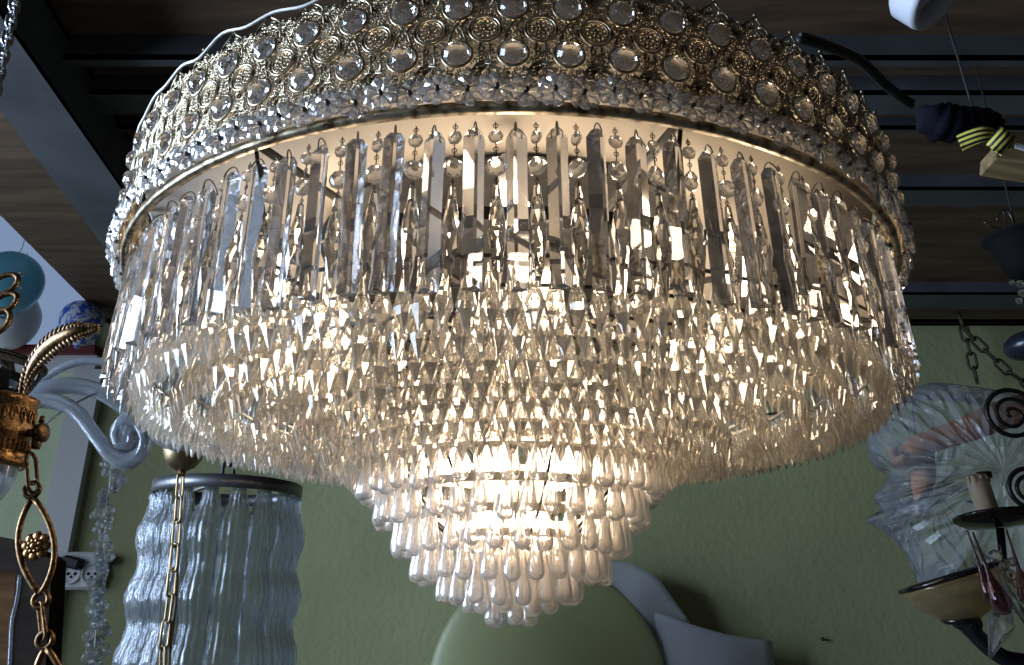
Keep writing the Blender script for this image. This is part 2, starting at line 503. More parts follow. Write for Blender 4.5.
for q in range(4):
    a = PI / 4 + q * PI / 2
    ring(h + .0030 * math.cos(a), .022 + .0030 * math.sin(a), .0020, .0007, 7, 4)
    ring(.0026 * math.cos(a), .0090 + .0026 * math.sin(a), .0018, .0007, 7, 4)
    ring(h + .0030 * math.cos(a), .0815 + .0030 * math.sin(a), .0019, .0007, 7, 4)
bead(0, .1080, .0018)
wire([(-h, .0015), (0, .0015), (h, .0015)], .0016)
wire([(-h, .0420), (-h + .006, .0375)], .0009); wire([(h, .0420), (h - .006, .0375)], .0009)
wire([(-.0208, .0245), (-.0125, .0225)], .0009); wire([(.0208, .0245), (.0125, .0225)], .0009)

random.seed(5)
taken = [(0, J1, .0138), (0, J2, .0138), (h, MED, .0136), (-h, MED, .0136)]
fill = 0
for _ in range(4000):
    u_, v_ = random.uniform(-h, h), random.uniform(.005, .094)
    r_ = random.choice((.0034, .0027, .0021, .0016))
    if all(min(math.hypot(u_ - a, v_ - b), math.hypot(u_ - a - pw, v_ - b), math.hypot(u_ - a + pw, v_ - b)) > r_ + c - .0007 for a, b, c in taken):
        taken.append((u_, v_, r_)); fill += 1
        if r_ > .002: curl(u_, v_, r_, random.uniform(0, 6), random.choice((1.25, -1.25)), .0008, 11, shrink=.8)
        else: ring(u_, v_, r_ * .8, .0006, 6, 4)
jr = .0103
jewel = MB().add(g_facet([(jr * .30, .0066), (jr * .58, .0056), (jr * .82, .0036), (jr, .0008), (jr * .96, -.0010), (jr * .42, -.0044)], 8, None, None), 0, RX(PI / 2))
fil_full = MB().merge(fil)
for jv in (J1, J2): fil_full.merge(jewel, T(bend(0, jv, .001)), [1])
panels = sorted(range(NP), key=lambda k: -nearness(R0, 2 * PI * k / NP - PI / 2 + .003, .38))
pf = pj = None
for i, k in enumerate(panels):
    a = 2 * PI * k / NP - PI / 2 + .003
    Mx = spot(R0, a, ZB)
    if i < 50:
        if pf is None:
            pf = obj('filigree_panel', fil, BRASS, ch, Mx)
            j0 = obj('jewel', jewel, G_JEWEL, pf, T(bend(0, J1, .001)))
            j0['label'] = 'round faceted crystal jewel'
            clone(j0, pf, T(bend(0, J2, .001)))
        else:
            c = clone(pf, ch, Mx)
            clone(j0, c, T(bend(0, J1, .001)) @ RY(random.uniform(-.1, .1)) @ RZ(random.uniform(-.12, .12)))
            clone(j0, c, T(bend(0, J2, .001)) @ RY(random.uniform(-.1, .1)) @ RZ(random.uniform(-.12, .12)))
    elif pj is None:
        pj = obj('filigree_panel', fil_full, [BRASS, G_JEWEL], ch, Mx)
    else:
        clone(pj, ch, Mx)

# --- lower rim band, cream reflector plate, hoops, spokes, stem
mb = MB().add(g_lathe([(R0 - .010, .3345), (R0 - .005, .3345), (R0 - .003, .3365), (R0 - .003, .341), (R0 - .010, .342)], 96, closed_prof=True), 0, None, True)
obj('lower_rim', mb, BRASS, ch)
mb = MB().add(g_lathe([(.02, .434), (R0 - .012, .431), (R0 - .012, .437), (.02, .440)], 72, closed_prof=True), 0, None, True)
obj('reflector_plate', mb, CREAM, ch)
def hoop(r, z, hgt, th, m, name='hoop'):
    o = obj(name, MB().add(g_lathe([(r - th, z), (r, z), (r, z + hgt), (r - th, z + hgt)], 72, closed_prof=True), 0, None, False), m, ch)
    return o
mb = MB().add(g_lathe([(0, .418), (.235, .418), (.240, .421), (.235, .428), (0, .428)], 56), 0, None, False)
obj('hub_plate', mb, IRON, ch)['label'] = 'dark iron centre plate'
hoop(.355, .292, .012, .004, IRON).__setitem__('label', 'dark iron hoop')
ICE_L, TEAR_L = .054, .064
ice_tiers = [(.404, .179, 164), (.367, .172, 150), (.327, .166, 134), (.286, .160, 118), (.245, .154, 101), (.211, .144, 87), (.186, .128, 75)]
tear_tiers = [(.167, .114, 43), (.149, .086, 38), (.128, .055, 33), (.104, .028, 27), (.074, .006, 19), (.045, -.003, 10), (.022, -.015, 5)]
for r, z, n in ice_tiers: hoop(r, z + ICE_L + .003, .003, .0014, PIN)
for r, z, n in tear_tiers: hoop(r, z + TEAR_L + .003, .009, .003, FRAME)
sp = MB()
for k in range(8):
    a = 2 * PI * k / 8 + .3
    c, s = math.cos(a), math.sin(a)
    # an arm from the rim down over the tiers to the stem
    pts = [(R0 - .012, .335), (.402, .2425), (.286, .222), (.210, .208), (.184, .194), (.149, .152), (.104, .091), (.074, .067), (.02, .052)]
    o = MB().add(g_tube([(r * c, r * s, z + .012) for r, z in pts], .0018, 6), 0, None, True)
    o.add(g_tube([((R0 - .014) * c, (R0 - .014) * s, .345), (.10 * c, .10 * s, .345), (.012 * c, .012 * s, .345)], .004, 6), 0)
    obj('spoke', o, IRON, ch)
obj('stem', MB().add(g_lathe([(0, .045), (.010, .05), (.014, .065), (.008, .08), (.008, .30), (.016, .33), (.016, .40), (.008, .42), (.008, ZC - .05), (.045, ZC - .035), (.05, ZC), (0, ZC)], 16), 0, None, True), RIM, ch)
wirepts = spline([(.004, -.03, .29), (.012, -.035, .22), (.0, -.03, .17), (.012, -.036, .13), (.006, -.03, .10), (.014, -.02, .07)], 6)
obj('wire', MB().add(g_tube(wirepts, .0028, 6), 0, None, True), BLACK, ch)
# --- bulbs
bulb = MB().add(g_lathe([(0, .030), (.006, .029), (.014, .022), (.0185, .010), (.0175, 0), (.012, -.012), (.008, -.020)], 12), 0, None, True)
socket = MB().add(g_lathe([(0, -.048), (.010, -.048), (.011, -.022), (.008, -.018)], 10), 0, None, True)
b0 = None
bulbs = [(.285, 2 * PI * k / 6 + .52, .345) for k in range(6)] + [(.275, 2 * PI * k / 8 + .1, .262) for k in range(8)] + [(.066, 2 * PI * k / 5 + .6, .165) for k in range(5)] + [(.03, 2 * PI * k / 2 + .2, .095) for k in range(2)]
for r, a, z in bulbs:
    Mx = T((r * math.cos(a), r * math.sin(a), z)) @ RX(PI)
    if b0 is None:
        b0 = obj('bulb', bulb, BULB, ch, Mx); s0 = obj('socket', socket, CREAM, b0)
    else:
        c = clone(b0, ch, Mx); clone(s0, c, s0.matrix_local)

# --- rosettes along the foot of the crown
def g_rosette(r, t):
    v, f = [], []
    n = 32
    rows = [(.12, .25), (.45, 1.0), (.78, .95), (1.0, .35)]
    for side in (1, -1):
        for q, hh in rows:
            for k in range(n):
                a = 2 * PI * k / n
                pet = abs(math.cos(4 * a)) ** .6
                rr = r * q * (1 - .16 * (1 - pet) * q)
                v.append((rr * math.cos(a), -side * t * hh * (.25 + .75 * pet) * (1.0 if side == 1 else .5), rr * math.sin(a)))
    m = len(rows)
    for sd in range(2):
        for j in range(m - 1):
            for k in range(n):
                k1 = (k + 1) % n; A = (sd * m + j) * n; B = A + n
                q = (A + k, A + k1, B + k1, B + k)
                f.append(q if sd == 0 else tuple(reversed(q)))
    for k in range(n):
        k1 = (k + 1) % n
        A = (m - 1) * n; B = (2 * m - 1) * n
        f.append((A + k, A + k1, B + k1, B + k))
        f.append((k1, k, m * n + k, m * n + k1))
    return v, f
ros = MB().add(g_rosette(.0136, .0030))
rosp = MB().add(g_lathe([(0, .0045), (.0017, .004), (.0018, -.003), (0, -.0035)], 8), 0, RX(PI / 2), True)
sp_ = []
NR = NP * 2
for k in range(NR):
    a = 2 * PI * (k + .5) / NR - PI / 2
    r = R0 + .003 + (.003 if k % 2 else 0)
    sp_.append((nearness(r, a, .345), spot(r, a, .346 + random.uniform(-.002, .001)) @ RZ(random.uniform(-.25, .25)) @ RX(random.uniform(-.15, .1)) @ RY(random.uniform(0, PI))))
place(ros, 'rosette', 'rosettes', G_ROS, sp_, 100, ('rosette_pin', rosp, PIN))

# --- long prisms
PL = .126
def g_prism():
    w, o, b = .0078, -.0062, .0034
    sec = [(-w, b - .0008), (-.0012, o), (.0012, o), (w, b - .0008), (w - .0008, b), (-w + .0008, b)]
    v, f = [], []
    for z, s, ys in ((0, .52, .35), (-.006, 1, 1), (-PL, 1, 1)):
        v += [(x * s, y * ys, z) for x, y in sec]
    n = len(sec)
    for j in range(2):
        for k in range(n):
            k1 = (k + 1) % n
            f.append((j * n + k, (j + 1) * n + k, (j + 1) * n + k1, j * n + k1))
    f.append(tuple(range(n))); f.append(tuple(2 * n + k for k in reversed(range(n))))
    return v, f
pri = MB().add(g_prism())
prip = MB().add(g_tube(spline([(0, -.0075, -.006), (0, -.0045, .001), (0, .0, .006), (0, .004, .0035), (0, .0045, -.006)], 3), .0006, 5), 0, None, True)
sp_ = []
NPR = 90
for k in range(NPR):
    a = 2 * PI * k / NPR - PI / 2 + .008
    flip = PI if random.random() < .4 else 0
    Mx = spot(R0 - .018, a, .329 + random.uniform(-.003, .001)) @ RX(math.radians(random.uniform(-1.0, 1.5) - 4.5 * math.cos(a) ** 2)) @ RY(math.radians(random.gauss(0, .8))) @ RZ(flip + random.gauss(0, .28)) @ SC(1, 1, 1 - .12 * math.cos(a) ** 2)
    sp_.append((nearness(R0, a, .25), Mx))
place(pri, 'prism', 'prisms', G_PRISM, sp_, 100, ('hook_pin', prip, PIN))

# --- strands of two octagon beads and a spear between the prisms
def g_octagon(r, t):
    v, f = g_facet([(r * .45, t), (r * .80, t * .62), (r, 0.0), (r * .80, -t * .62), (r * .45, -t)], 8)
    return v, f
ob = MB().add(g_octagon(1, .55), 0, RX(PI / 2))
spear = MB().add(g_facet([(.0024, 0), (.0034, -.010), (.0058, -.024), (.0070, -.035), (.0060, -.048), (.0042, -.063)], 8, None, -.086))
wires = MB()
for z0, z1 in ((.004, -.003), (-.013, -.0255), (-.0415, -.050)):
    wires.add(g_tube([(0, 0, z0), (0, 0, z1)], .0005, 5), 0)
    wires.add(g_circle((0, 0, (z0 + z1) / 2), .0018, .0004, 8, 4), 0)
B1 = T((0, 0, -.0085)) @ SC(.0058, .0058, .0058)
B2 = T((0, 0, -.0335)) @ SC(.0082, .0082, .0082)
BS = T((0, 0, -.0490))
strand_rest = MB()
st = []
for k in range(NPR):
    a = 2 * PI * (k + .5) / NPR - PI / 2 + .008
    st.append((nearness(R0, a, .25), spot(R0 - .021, a, .332) @ RX(math.radians(-4.5 * math.cos(a) ** 2)) @ jig(4, 1.2)))
st.sort(key=lambda s: -s[0])
s0 = None
for i, (k, Mx) in enumerate(st):
    js = [RZ(random.gauss(0, .5)) for _ in range(3)]
    if i < 50:
        if s0 is None:
            s0 = obj('pendant_strand', wires, PIN, ch, Mx)
            o1 = obj('octagon_bead', ob, G_BEAD, s0, B1); o2 = clone(o1, s0, B2); o3 = obj('spear_pendant', spear, G_SPEAR, s0, BS)
        else:
            c = clone(s0, ch, Mx)
            clone(o1, c, B1 @ js[0]); clone(o1, c, B2 @ js[1]); clone(o3, c, BS @ js[2])
    else:
        strand_rest.merge(wires, Mx, [1])
        for X, g in ((B1 @ js[0], ob), (B2 @ js[1], ob), (BS @ js[2], spear)): strand_rest.merge(g, Mx @ X)
obj('pendant_strands', strand_rest, [G_BEAD, PIN], ch)['kind'] = 'stuff'

# --- tiers of pointed icicle drops
ice = MB().add(g_facet([(.0011, 0), (.0017, -.008), (.0052, -.0235), (.0079, -.0335)], 7, None, -ICE_L))
sp_ = []
for j, (r, z, n) in enumerate(ice_tiers):
    for k in range(n):
        a = 2 * PI * (k + (.5 if j % 2 else 0)) / n - PI / 2
        sp_.append((nearness(r, a, z), spot(r, a, z + ICE_L) @ jig(25, 2.2)))
place(ice, 'icicle_drop', 'icicle_drops', G_ICE, sp_)

# --- inner dome of smooth teardrops
prof = [(0, 0), (.0013, -.001), (.0020, -.006), (.0030, -.016), (.0048, -.027), (.0068, -.037), (.0085, -.0465), (.0094, -.0535), (.0091, -.0580), (.0070, -.0618), (.0036, -.0636), (0, -.064)]
tear = MB().add(g_lathe(prof, 14), 0, None, True)
sp_ = []
for j, (r, z, n) in enumerate(tear_tiers):
    for k in range(n):
        a = 2 * PI * (k + (.5 if j % 2 else 0)) / n - PI / 2 + .04 * j
        s = random.uniform(.96, 1.05)
        sp_.append((nearness(r, a, z), spot(r, a, z + TEAR_L + random.uniform(-.002, .002)) @ jig(180, 2.0) @ SC(s * .95, s * .95, s)))
place(tear, 'teardrop', 'teardrops', G_TEAR, sp_)

# --- loose white flex looped along the crown's points
pts = []
for k in range(0, 22):
    a = math.radians(186 + k * 3.9)
    pts.append(((R0 + .002) * math.cos(a), (R0 + .002) * math.sin(a), ZB + .103 + (.004 if k % 2 else -.003) + random.uniform(-.002, .003)))
obj('flex', MB().add(g_tube(spline(pts, 4), .0012, 6), 0, None, True), CORD_W, ch)['label'] = 'thin white flex looped along the crown points'

# ================================================================== OTHER THINGS
def V(*a): return Vector(a)
def links(parent, pts, L, W, t, m, name='link'):
    """a chain of single links along a polyline"""
    total = sum((b - a).length for a, b in zip(pts, pts[1:]))
    pitch = L - 2.6 * t
    n = max(1, int(round(total / pitch)))
    first = None
    me = MB().add(g_link(L, W, t), 0, None, True)
    for i in range(n):
        d = (i + .5) / n * total
        for a, b in zip(pts, pts[1:]):
            l = (b - a).length
            if d <= l or (b - pts[-1]).length < 1e-9: break
            d -= l
        c = a + (b - a) * (d / l)
        q = (b - a).to_track_quat('Z', 'Y').to_matrix().to_4x4()
        Mx = T(c - Vector(parent.location)) @ q @ RZ(PI / 2 * (i % 2) + .5 + random.uniform(-.2, .2))
        if first is None: first = obj(name, me, m, parent, Mx)
        else: clone(first, parent, Mx)

OLDBRASS = noise_mat('old_brass', (0.06, 0.032, 0.013), (0.24, 0.135, 0.055), 260, rough=0.40, metal=0.9, ramp=(0.35, 0.65))
GILT = noise_mat('embossed_gilt', (0.10, 0.05, 0.02), (0.50, 0.27, 0.10), 420, rough=0.35, metal=0.9, bump=0.3, dist=0.0008, ramp=(0.36, 0.62))
BRONZE = mat('dull_bronze', (0.30, 0.22, 0.12), 0.38, 1.0)
STEEL_C = mat('bright_steel', (0.55, 0.56, 0.58), 0.25, 1.0)
CLEARG = crystal('clear_blown_glass', (0.97, 0.98, 1.0), clear=0.40, milky=0.18, milk=(.9, .95, 1))
FROST = crystal('frosted_moulded_glass', (0.90, 0.92, 0.95), rough=0.06, clear=0.36, milky=0.07, milk=(.85, .88, .92), bump=0.6, bscale=45)
BLKIRON = mat('black_wrought_iron', (0.012, 0.012, 0.013), 0.4, 0.4)
BLKGLASS = mat('black_glass', (0.006, 0.006, 0.007), 0.06)

# ---- gilt lamp collar with a curled leaf, at the left edge
D1 = 0.72
c0 = px(-3, 430, D1); u = mpp(c0)
lc = thing('gilt_lamp_collar', c0, 'embossed gilt brass collar with a curled leaf arm, cut by the left edge', 'lamp')
r = 31 * u
prof = [(r * .97, -37 * u), (r * 1.04, -35 * u), (r * 1.04, -27 * u), (r * .98, -25 * u), (r * .98, -8 * u), (r * 1.03, -6 * u), (r * 1.03, -1 * u), (r * .98, 1 * u), (r * .98, 25 * u), (r * 1.05, 28 * u), (r * 1.03, 33 * u), (r * .95, 34 * u), (r * .90, 30 * u), (r * .90, -35 * u)]
cm = MB().add(g_lathe(prof, 40, closed_prof=True), 0, None, True)
for k in range(20):                                   # raised scrolls and rods of the embossing
    a = 2 * PI * k / 20
    def pt(da, z): return (r * math.cos(a + da), r * math.sin(a + da), z * u)
    sp1 = [pt(.12 * (1 - .7 * i / 12) * math.cos(1.3 * 2 * PI * i / 12), 13 + 9 * (1 - .7 * i / 12) * math.sin(1.3 * 2 * PI * i / 12)) for i in range(13)]
    cm.add(g_tube(sp1, 1.2 * u, 5), 0, None, True)
    cm.add(g_tube([pt(.05, -22), pt(.05, -11)], 1.6 * u, 5), 0, None, True)
    cm.add(g_tube([pt(.2, -22), pt(.2, -11)], 1.6 * u, 5), 0, None, True)
obj('collar', cm, GILT, lc)
# leaf arm
lp = [px(x, y, d) - c0 for x, y, d in ((23, 402, D1), (26, 385, D1), (33, 368, D1), (44, 353, D1 - .01), (58, 341, D1 - .02), (74, 333, D1 - .03), (88, 330, D1 - .03), (100, 328, D1 - .03))]
lw = [3, 6, 10, 14, 15, 12, 7, 2.5]
lf = MB(); sl = spline(lp, 4)
def lerpw(i): 
    t = i / 4; k = min(int(t), 6); return (lw[k] + (lw[k + 1] - lw[k]) * (t - k)) * u
lf.add(g_tube(sl, [lerpw(i) * .55 for i in range(len(sl))], 8), 0, None, True)
for i in range(1, len(sl) - 1):                        # overlapping leaflets both sides
    d = (sl[i + 1] - sl[i - 1]).normalized()
    side = d.cross(V(0, 1, 0)).normalized()
    for sg in (1, -1):
        b = sl[i]; wdt = lerpw(i)
        lf.add(g_tube([b - d * 3 * u, b + side * sg * wdt * .55 - V(0, 2 * u, 0), b + side * sg * wdt + d * 4 * u - V(0, 1 * u, 0)], [1.4 * u, 3.0 * u, .5 * u], 5), 0, None, True)
obj('leaf_arm', lf, OLDBRASS, lc)
bt = MB(); bp = px(38, 433, D1) - c0
bt.add(g_tube([px(24, 433, D1) - c0, px(40, 433, D1) - c0], 4 * u, 8), 0, None, True)
bt.add(g_lathe([(0, -4 * u), (9 * u, -4 * u), (10 * u, 0), (9 * u, 4 * u), (0, 4 * u)], 14), 0, T(bp + V(3 * u, 0, 0)) @ RY(PI / 2), True)
bt.add(g_lathe([(0, -3 * u), (4 * u, -3 * u), (5 * u, 6 * u), (0, 7 * u)], 10), 0, T(px(36, 446, D1) - c0), True)
bt.add(g_lathe([(0, 0), (3 * u, 1 * u), (2 * u, 8 * u), (0, 9 * u)], 10), 0, T(px(41, 424, D1) - c0), True)
obj('bolt', bt, OLDBRASS, lc)
gc = MB().add(g_lathe([(r * .84, -34 * u), (r * .80, -50 * u), (r * .55, -68 * u), (0, -78 * u), (0, -75 * u), (r * .52, -65 * u), (r * .76, -49 * u), (r * .80, -34 * u)], 28), 0, None, True)
obj('glass_cup', gc, CLEARG, lc)['label'] = 'clear glass cup'
obj('suspension', MB().add(g_tube([V(0, 0, 30 * u), V(-.1, 0, 60 * u), V(-.5, 0, 60 * u), V(-.5, 0, ZC - c0.z)], 2.2 * u, 8), 0).add(g_tube([V(-r * .9, 0, 28 * u), V(0, 0, 40 * u), V(r * .9, 0, 28 * u)], 2.2 * u, 6), 0), OLDBRASS, lc)

# ---- ornamental chain with an oval rosette link
q0 = px(36, 448, D1)
oc = thing('ornamental_chain', q0, 'old brass chain with an oval flower link hanging at left', 'chain')
def lp_(x, y): return px(x, y, D1) - q0
def loop(x0, y0, x1, y1, hw, t, name, m=OLDBRASS, turn=0.0):
    a, b = px(x0, y0, D1), px(x1, y1, D1)
    Mx = T((a + b) / 2 - q0) @ (a - b).to_track_quat('Z', 'Y').to_matrix().to_4x4() @ RZ(turn)
    return obj(name, MB().add(g_link((a - b).length, 2 * hw * u, t * u), 0, None, True), m, oc, Mx)
loop(31, 453, 33, 493, 8, 2.0, 'link')
ol = MB()
def oval(xc, y0, y1, hw, t=3.0):
    yc, hh = (y0 + y1) / 2, (y1 - y0) / 2
    for sg in (1, -1):
        p = [lp_(xc[0] + (xc[1] - xc[0]) * (i / 14) + sg * hw * math.sin(PI * i / 14) ** 0.8, y0 + (y1 - y0) * i / 14) for i in range(15)]
        ol.add(g_tube(p, t * u, 6), 0, None, True)
oval((33, 40), 498, 594, 18)
for x, y in ((32, 490), (41, 600)): ol.add(g_circle(lp_(x, y), 7 * u, 2.6 * u, 16, 6), 0, None, True)
ov = obj('oval_link', ol, OLDBRASS, oc)
fl = MB()
for k in range(8):
    a = 2 * PI * k / 8
    fl.add(g_sphere(5.2 * u, 8, 6, 1, .6, 1), 0, T(V(9 * u * math.cos(a), 0, 9 * u * math.sin(a))), True)
    fl.add(g_sphere(2.2 * u, 6, 4), 0, T(V(5 * u * math.cos(a + .4), -3 * u, 5 * u * math.sin(a + .4))), True)
fl.add(g_sphere(3.6 * u, 8, 6), 0, T(V(0, -3 * u, 0)), True)
fm = obj('flower', fl, GILT, ov, T(lp_(36, 546))); fm['label'] = 'gilt eight-petalled flower'
loop(40, 602, 44, 640, 4.5, 1.8, 'link', turn=.9)
ol = MB(); oval((46, 56), 648, 745, 17); ol.add(g_circle(lp_(45, 640), 7 * u, 2.6 * u, 16, 6), 0, None, True); ol.add(g_circle(lp_(57, 750), 7 * u, 2.6 * u, 16, 6), 0, None, True)
obj('oval_link', ol, OLDBRASS, oc)

# ---- rusty wrought scroll at the left edge
q = px(0, 300, 0.85); u = mpp(q)
ws = thing('wrought_scroll', q, 'rusty brown wrought scroll of stacked loops at the left edge', 'ornament')
for (x, y, rx, ry, nm) in ((3, 285, 15, 10, 'loop'), (4, 303, 13, 9, 'loop'), (-3, 322, 13, 12, 'loop')):
    p = [px(x + rx * math.cos(a) + 3 * math.sin(a), y - ry * math.sin(a) - rx * .25 * math.cos(a), .85) - q for a in [2 * PI * k / 20 for k in range(20)]]
    obj(nm, MB().add(g_tube(p, 2.8 * u, 7, True), 0, None, True), OLDBRASS, ws)
obj('bar', MB().add(g_tube([px(-8, 345, .85) - q, px(-10, 270, .85) - q, V(-.5, 0, .1), V(-.5, 0, ZC - q.z)], 3 * u, 8), 0), OLDBRASS, ws)

# ---- slotted black shade at left
q = px(-30, 362, 1.0); u = mpp(q)
bs = thing('slotted_shade', q, 'black slotted metal basket shade at the left edge below the red ledge', 'lampshade')
mb = MB(); n = 56; rows = 9
R_, r_, Hh = 66 * u, 30 * u, 66 * u
def bp_(i, k):
    t = i / rows; a = 2 * PI * (k + .8 * i) / n; rr = R_ + (r_ - R_) * t ** 1.25
    return (rr * math.cos(a), rr * math.sin(a), -Hh * t)
for i in range(rows):
    for k in range(n):
        if i % 2 == 1 and (k + i // 2) % 4 in (0, 1): continue
        b = len(mb.v)
        mb.v += [V(*bp_(i, k)), V(*bp_(i, k + 1)), V(*bp_(i + 1, k + 1)), V(*bp_(i + 1, k))]
        mb.v += [V(p.x * .97, p.y * .97, p.z) for p in mb.v[b:b + 4]]
        for f in ((0, 1, 2, 3), (7, 6, 5, 4), (0, 4, 5, 1), (3, 2, 6, 7), (0, 3, 7, 4), (1, 5, 6, 2)):
            mb.f.append(tuple(j + b for j in f)); mb.m.append(0); mb.s.append(False)
obj('shade', mb, BLKIRON, bs)
obj('rim', MB().add(g_circle((0, 0, 0), R_, 2.2 * u, 48, 6, (V(1, 0, 0), V(0, 1, 0))), 0, None, True), BLKIRON, bs)
obj('cord', MB().add(g_tube([V(0, 0, 0), V(-.06, 0, .06), V(-.5, 0, .08), V(-.5, 0, ZC - q.z)], 1.5 * u, 6), 0).add(g_tube([V(-R_, 0, 0), V(R_, 0, 0)], 1.5 * u, 6), 0), BLACK, bs)

# ---- clear glass chandelier arms (left, behind)
GD = 1.25
q = px(-10, 400, GD); u = mpp(q)
ga = thing('glass_arm_chandelier', q, 'clear blown glass chandelier arms curling behind the gilt collar', 'chandelier')
def gpath(l, d=GD): return spline([px(x, y, d) - q for x, y in l], 6)
a1 = gpath([(0, 410), (25, 398), (60, 386), (95, 390), (125, 408), (148, 428), (172, 442), (200, 440)], GD + .1)
a2 = gpath([(-5, 418), (25, 402), (52, 401), (76, 411), (96, 436), (112, 456), (130, 461), (143, 450), (145, 434), (137, 422), (124, 422), (117, 432), (121, 443), (131, 443), (133, 434), (127, 431)])
a3 = gpath([(0, 430), (30, 392), (62, 368), (90, 361), (130, 366)], GD + .25)
def rope(path, r0, ridges=4):
    g = MB(); g.add(g_tube(path, r0 * .78, 10), 0, None, True)
    for k in range(ridges):
        a = 2 * PI * k / ridges + .6
        g.add(g_tube([p + V(0, math.cos(a), math.sin(a)) * r0 * .55 for p in path], r0 * .48, 6), 0, None, True)
    return g
obj('arm', rope(a1, 9 * u * 1.05), CLEARG, ga); obj('arm', rope(a2, 8.5 * u), CLEARG, ga); obj('arm', rope(a3, 5 * u), CLEARG, ga)
obj('stem', MB().add(g_lathe([(0, -60 * u), (14 * u, -50 * u), (18 * u, -20 * u), (10 * u, 10 * u), (16 * u, 30 * u), (6 * u, 60 * u), (0, 66 * u)], 20), 0, T(V(-40 * u, 0, 0)), True), CLEARG, ga)
obj('suspension', MB().add(g_tube([V(-40 * u, 0, 60 * u), V(-.5, 0, 90 * u), V(-.55, 0, ZC - q.z)], 2 * u, 6), 0), STEEL_C, ga)
obj('wire', MB().add(g_tube([px(40, 428, GD) - q, px(66, 408, GD) - q, px(98, 392, GD + .1) - q], 1.3 * u, 6), 0), STEEL_C, ga)

# ---- balloons by the far window
BLUEB = mat('pale_blue_latex', (0.16, 0.50, 0.66), 0.3)
WHITEB = mat('white_latex', (0.72, 0.76, 0.82), 0.3)
SPOTB = noise_mat('confetti_balloon', (0.06, 0.14, 0.70), (0.72, 0.80, 0.92), 45, rough=0.3, ramp=(0.46, 0.54))
DKMARK = mat('dark_print', (0.03, 0.04, 0.06), 0.4)
BD = WALL_D - 0.25
hook = px(28, 239, BD - .3)
hk = thing('ceiling_hook', V(hook.x, hook.y, ZC), 'small metal hook under the ceiling edge above the blue balloon', 'hook')
obj('shank', MB().add(g_lathe([(0, 0), (.012, 0), (.012, -.012), (.004, -.014), (.004, ZC * 0 - .05), (0, -.05)], 10), 0, None, True), STEEL_C, hk)
obj('eye', MB().add(g_circle((0, 0, -.065), .016, .0035, 16, 6), 0, None, True), STEEL_C, hk)
def balloon(x, y, rx, ry, m, label, d=BD, mark=False):
    c = px(x, y, d); k = mpp(c)
    o = thing('balloon', c, label, 'balloon', 'balloons by the far window')
    pr = [(0, ry)] + [(rx * math.sin(PI * i / 14) * (1 - .12 * (i / 14 - .4)), ry * math.cos(PI * i / 14) * (1.0 if i < 7 else 1.12)) for i in range(1, 14)] + [(1.5, -ry * 1.14), (3, -ry * 1.24), (0, -ry * 1.24)]
    obj('skin', MB().add(g_lathe([(a * k, b * k) for a, b in pr], 24), 0, None, True), m, o)
    if mark:
        g = MB()
        for dz in (5, -5): g.add(g_sphere(5 * k, 10, 6, .75, .25, 1.1), 0, T(V(rx * .30 * k, -rx * .96 * k, dz * k)), True)
        obj('print', g, DKMARK, o)['label'] = 'dark printed mark'
    obj('string', MB().add(g_tube(spline([V(0, 0, ry * k), V(.01, 0, (ry + 12) * k), V(0, 0, max(ZC, c.z + .3) - c.z)], 4), .0015, 5), 0), CORD_W, o)
balloon(12, 281, 29, 30, BLUEB, 'pale blue round balloon below the ceiling hook', BD - .1)
balloon(12, 318, 26, 29, WHITEB, 'white balloon with a dark mark, under the pale blue one', BD + .14, True)
balloon(82, 322, 21, 22, SPOTB, 'white balloon with blue speckles near the crystal prisms')

# ---- wall sockets with plug and bead garland
WD = WALL_D - 0.02
q = px(84, 571, WALL_D - .005); u = mpp(q)
so = thing('wall_socket', q, 'white double wall socket with a black plug beside the white trim', 'socket')
obj('plate', MB().add(g_bevel_box(-23 * u, 23 * u, -9 * u, 0, -18 * u, 18 * u, 2.5 * u), 0), WHITE_P, so)
for dx in (-7, 13):
    g = MB().add(g_lathe([(10 * u, 0), (10 * u, 2 * u), (8.5 * u, 2 * u), (8 * u, -3 * u), (0, -3 * u)], 20), 0, RX(PI / 2), True)
    f_ = obj('socket_face', g, WHITE_P, so, T(V(dx * u, -9 * u, -3 * u)))
    obj('contact_holes', MB().add(g_sphere(1.6 * u, 8, 6), 0, T(V(-3.4 * u, -.2 * u, 0)), True).add(g_sphere(1.6 * u, 8, 6), 0, T(V(3.4 * u, -.2 * u, 0)), True).add(g_sphere(1.3 * u, 8, 6), 0, T(V(0, -.2 * u, -3 * u)), True), BLACK, f_)
pl = thing('power_plug', px(73, 563, WALL_D - .05), 'black power plug with its lead, in the wall socket', 'plug')
u2 = mpp(Vector(pl.location))
obj('body', MB().add(g_bevel_box(-9 * u2, 10 * u2, -8 * u2, 12 * u2, -5 * u2, 6 * u2, 2 * u2), 0, RY(.25)), BLACK, pl)
obj('lead', MB().add(g_tube(spline([V(-8 * u2, 0, 2 * u2), V(-18 * u2, -.01, 4 * u2), V(-40 * u2, .0, 0), V(-60 * u2, .02, -60 * u2), V(-62 * u2, .03, ZF - pl.location.z + .02)], 6), 2.2 * u2, 6), 0, None, True), BLACK, pl)
bpv = px(108, 559, WALL_D - .035)
bl = thing('blue_cap', bpv, 'small blue plastic cap at the upper corner of the wall socket', 'cap')
obj('cap', MB().add(g_lathe([(0, -4 * u), (5 * u, -4 * u), (5.5 * u, 2 * u), (4 * u, 5 * u), (0, 6 * u)], 14), 0, RX(PI / 2), True), mat('blue_plastic', (0.02, 0.12, 0.45), 0.35), bl)

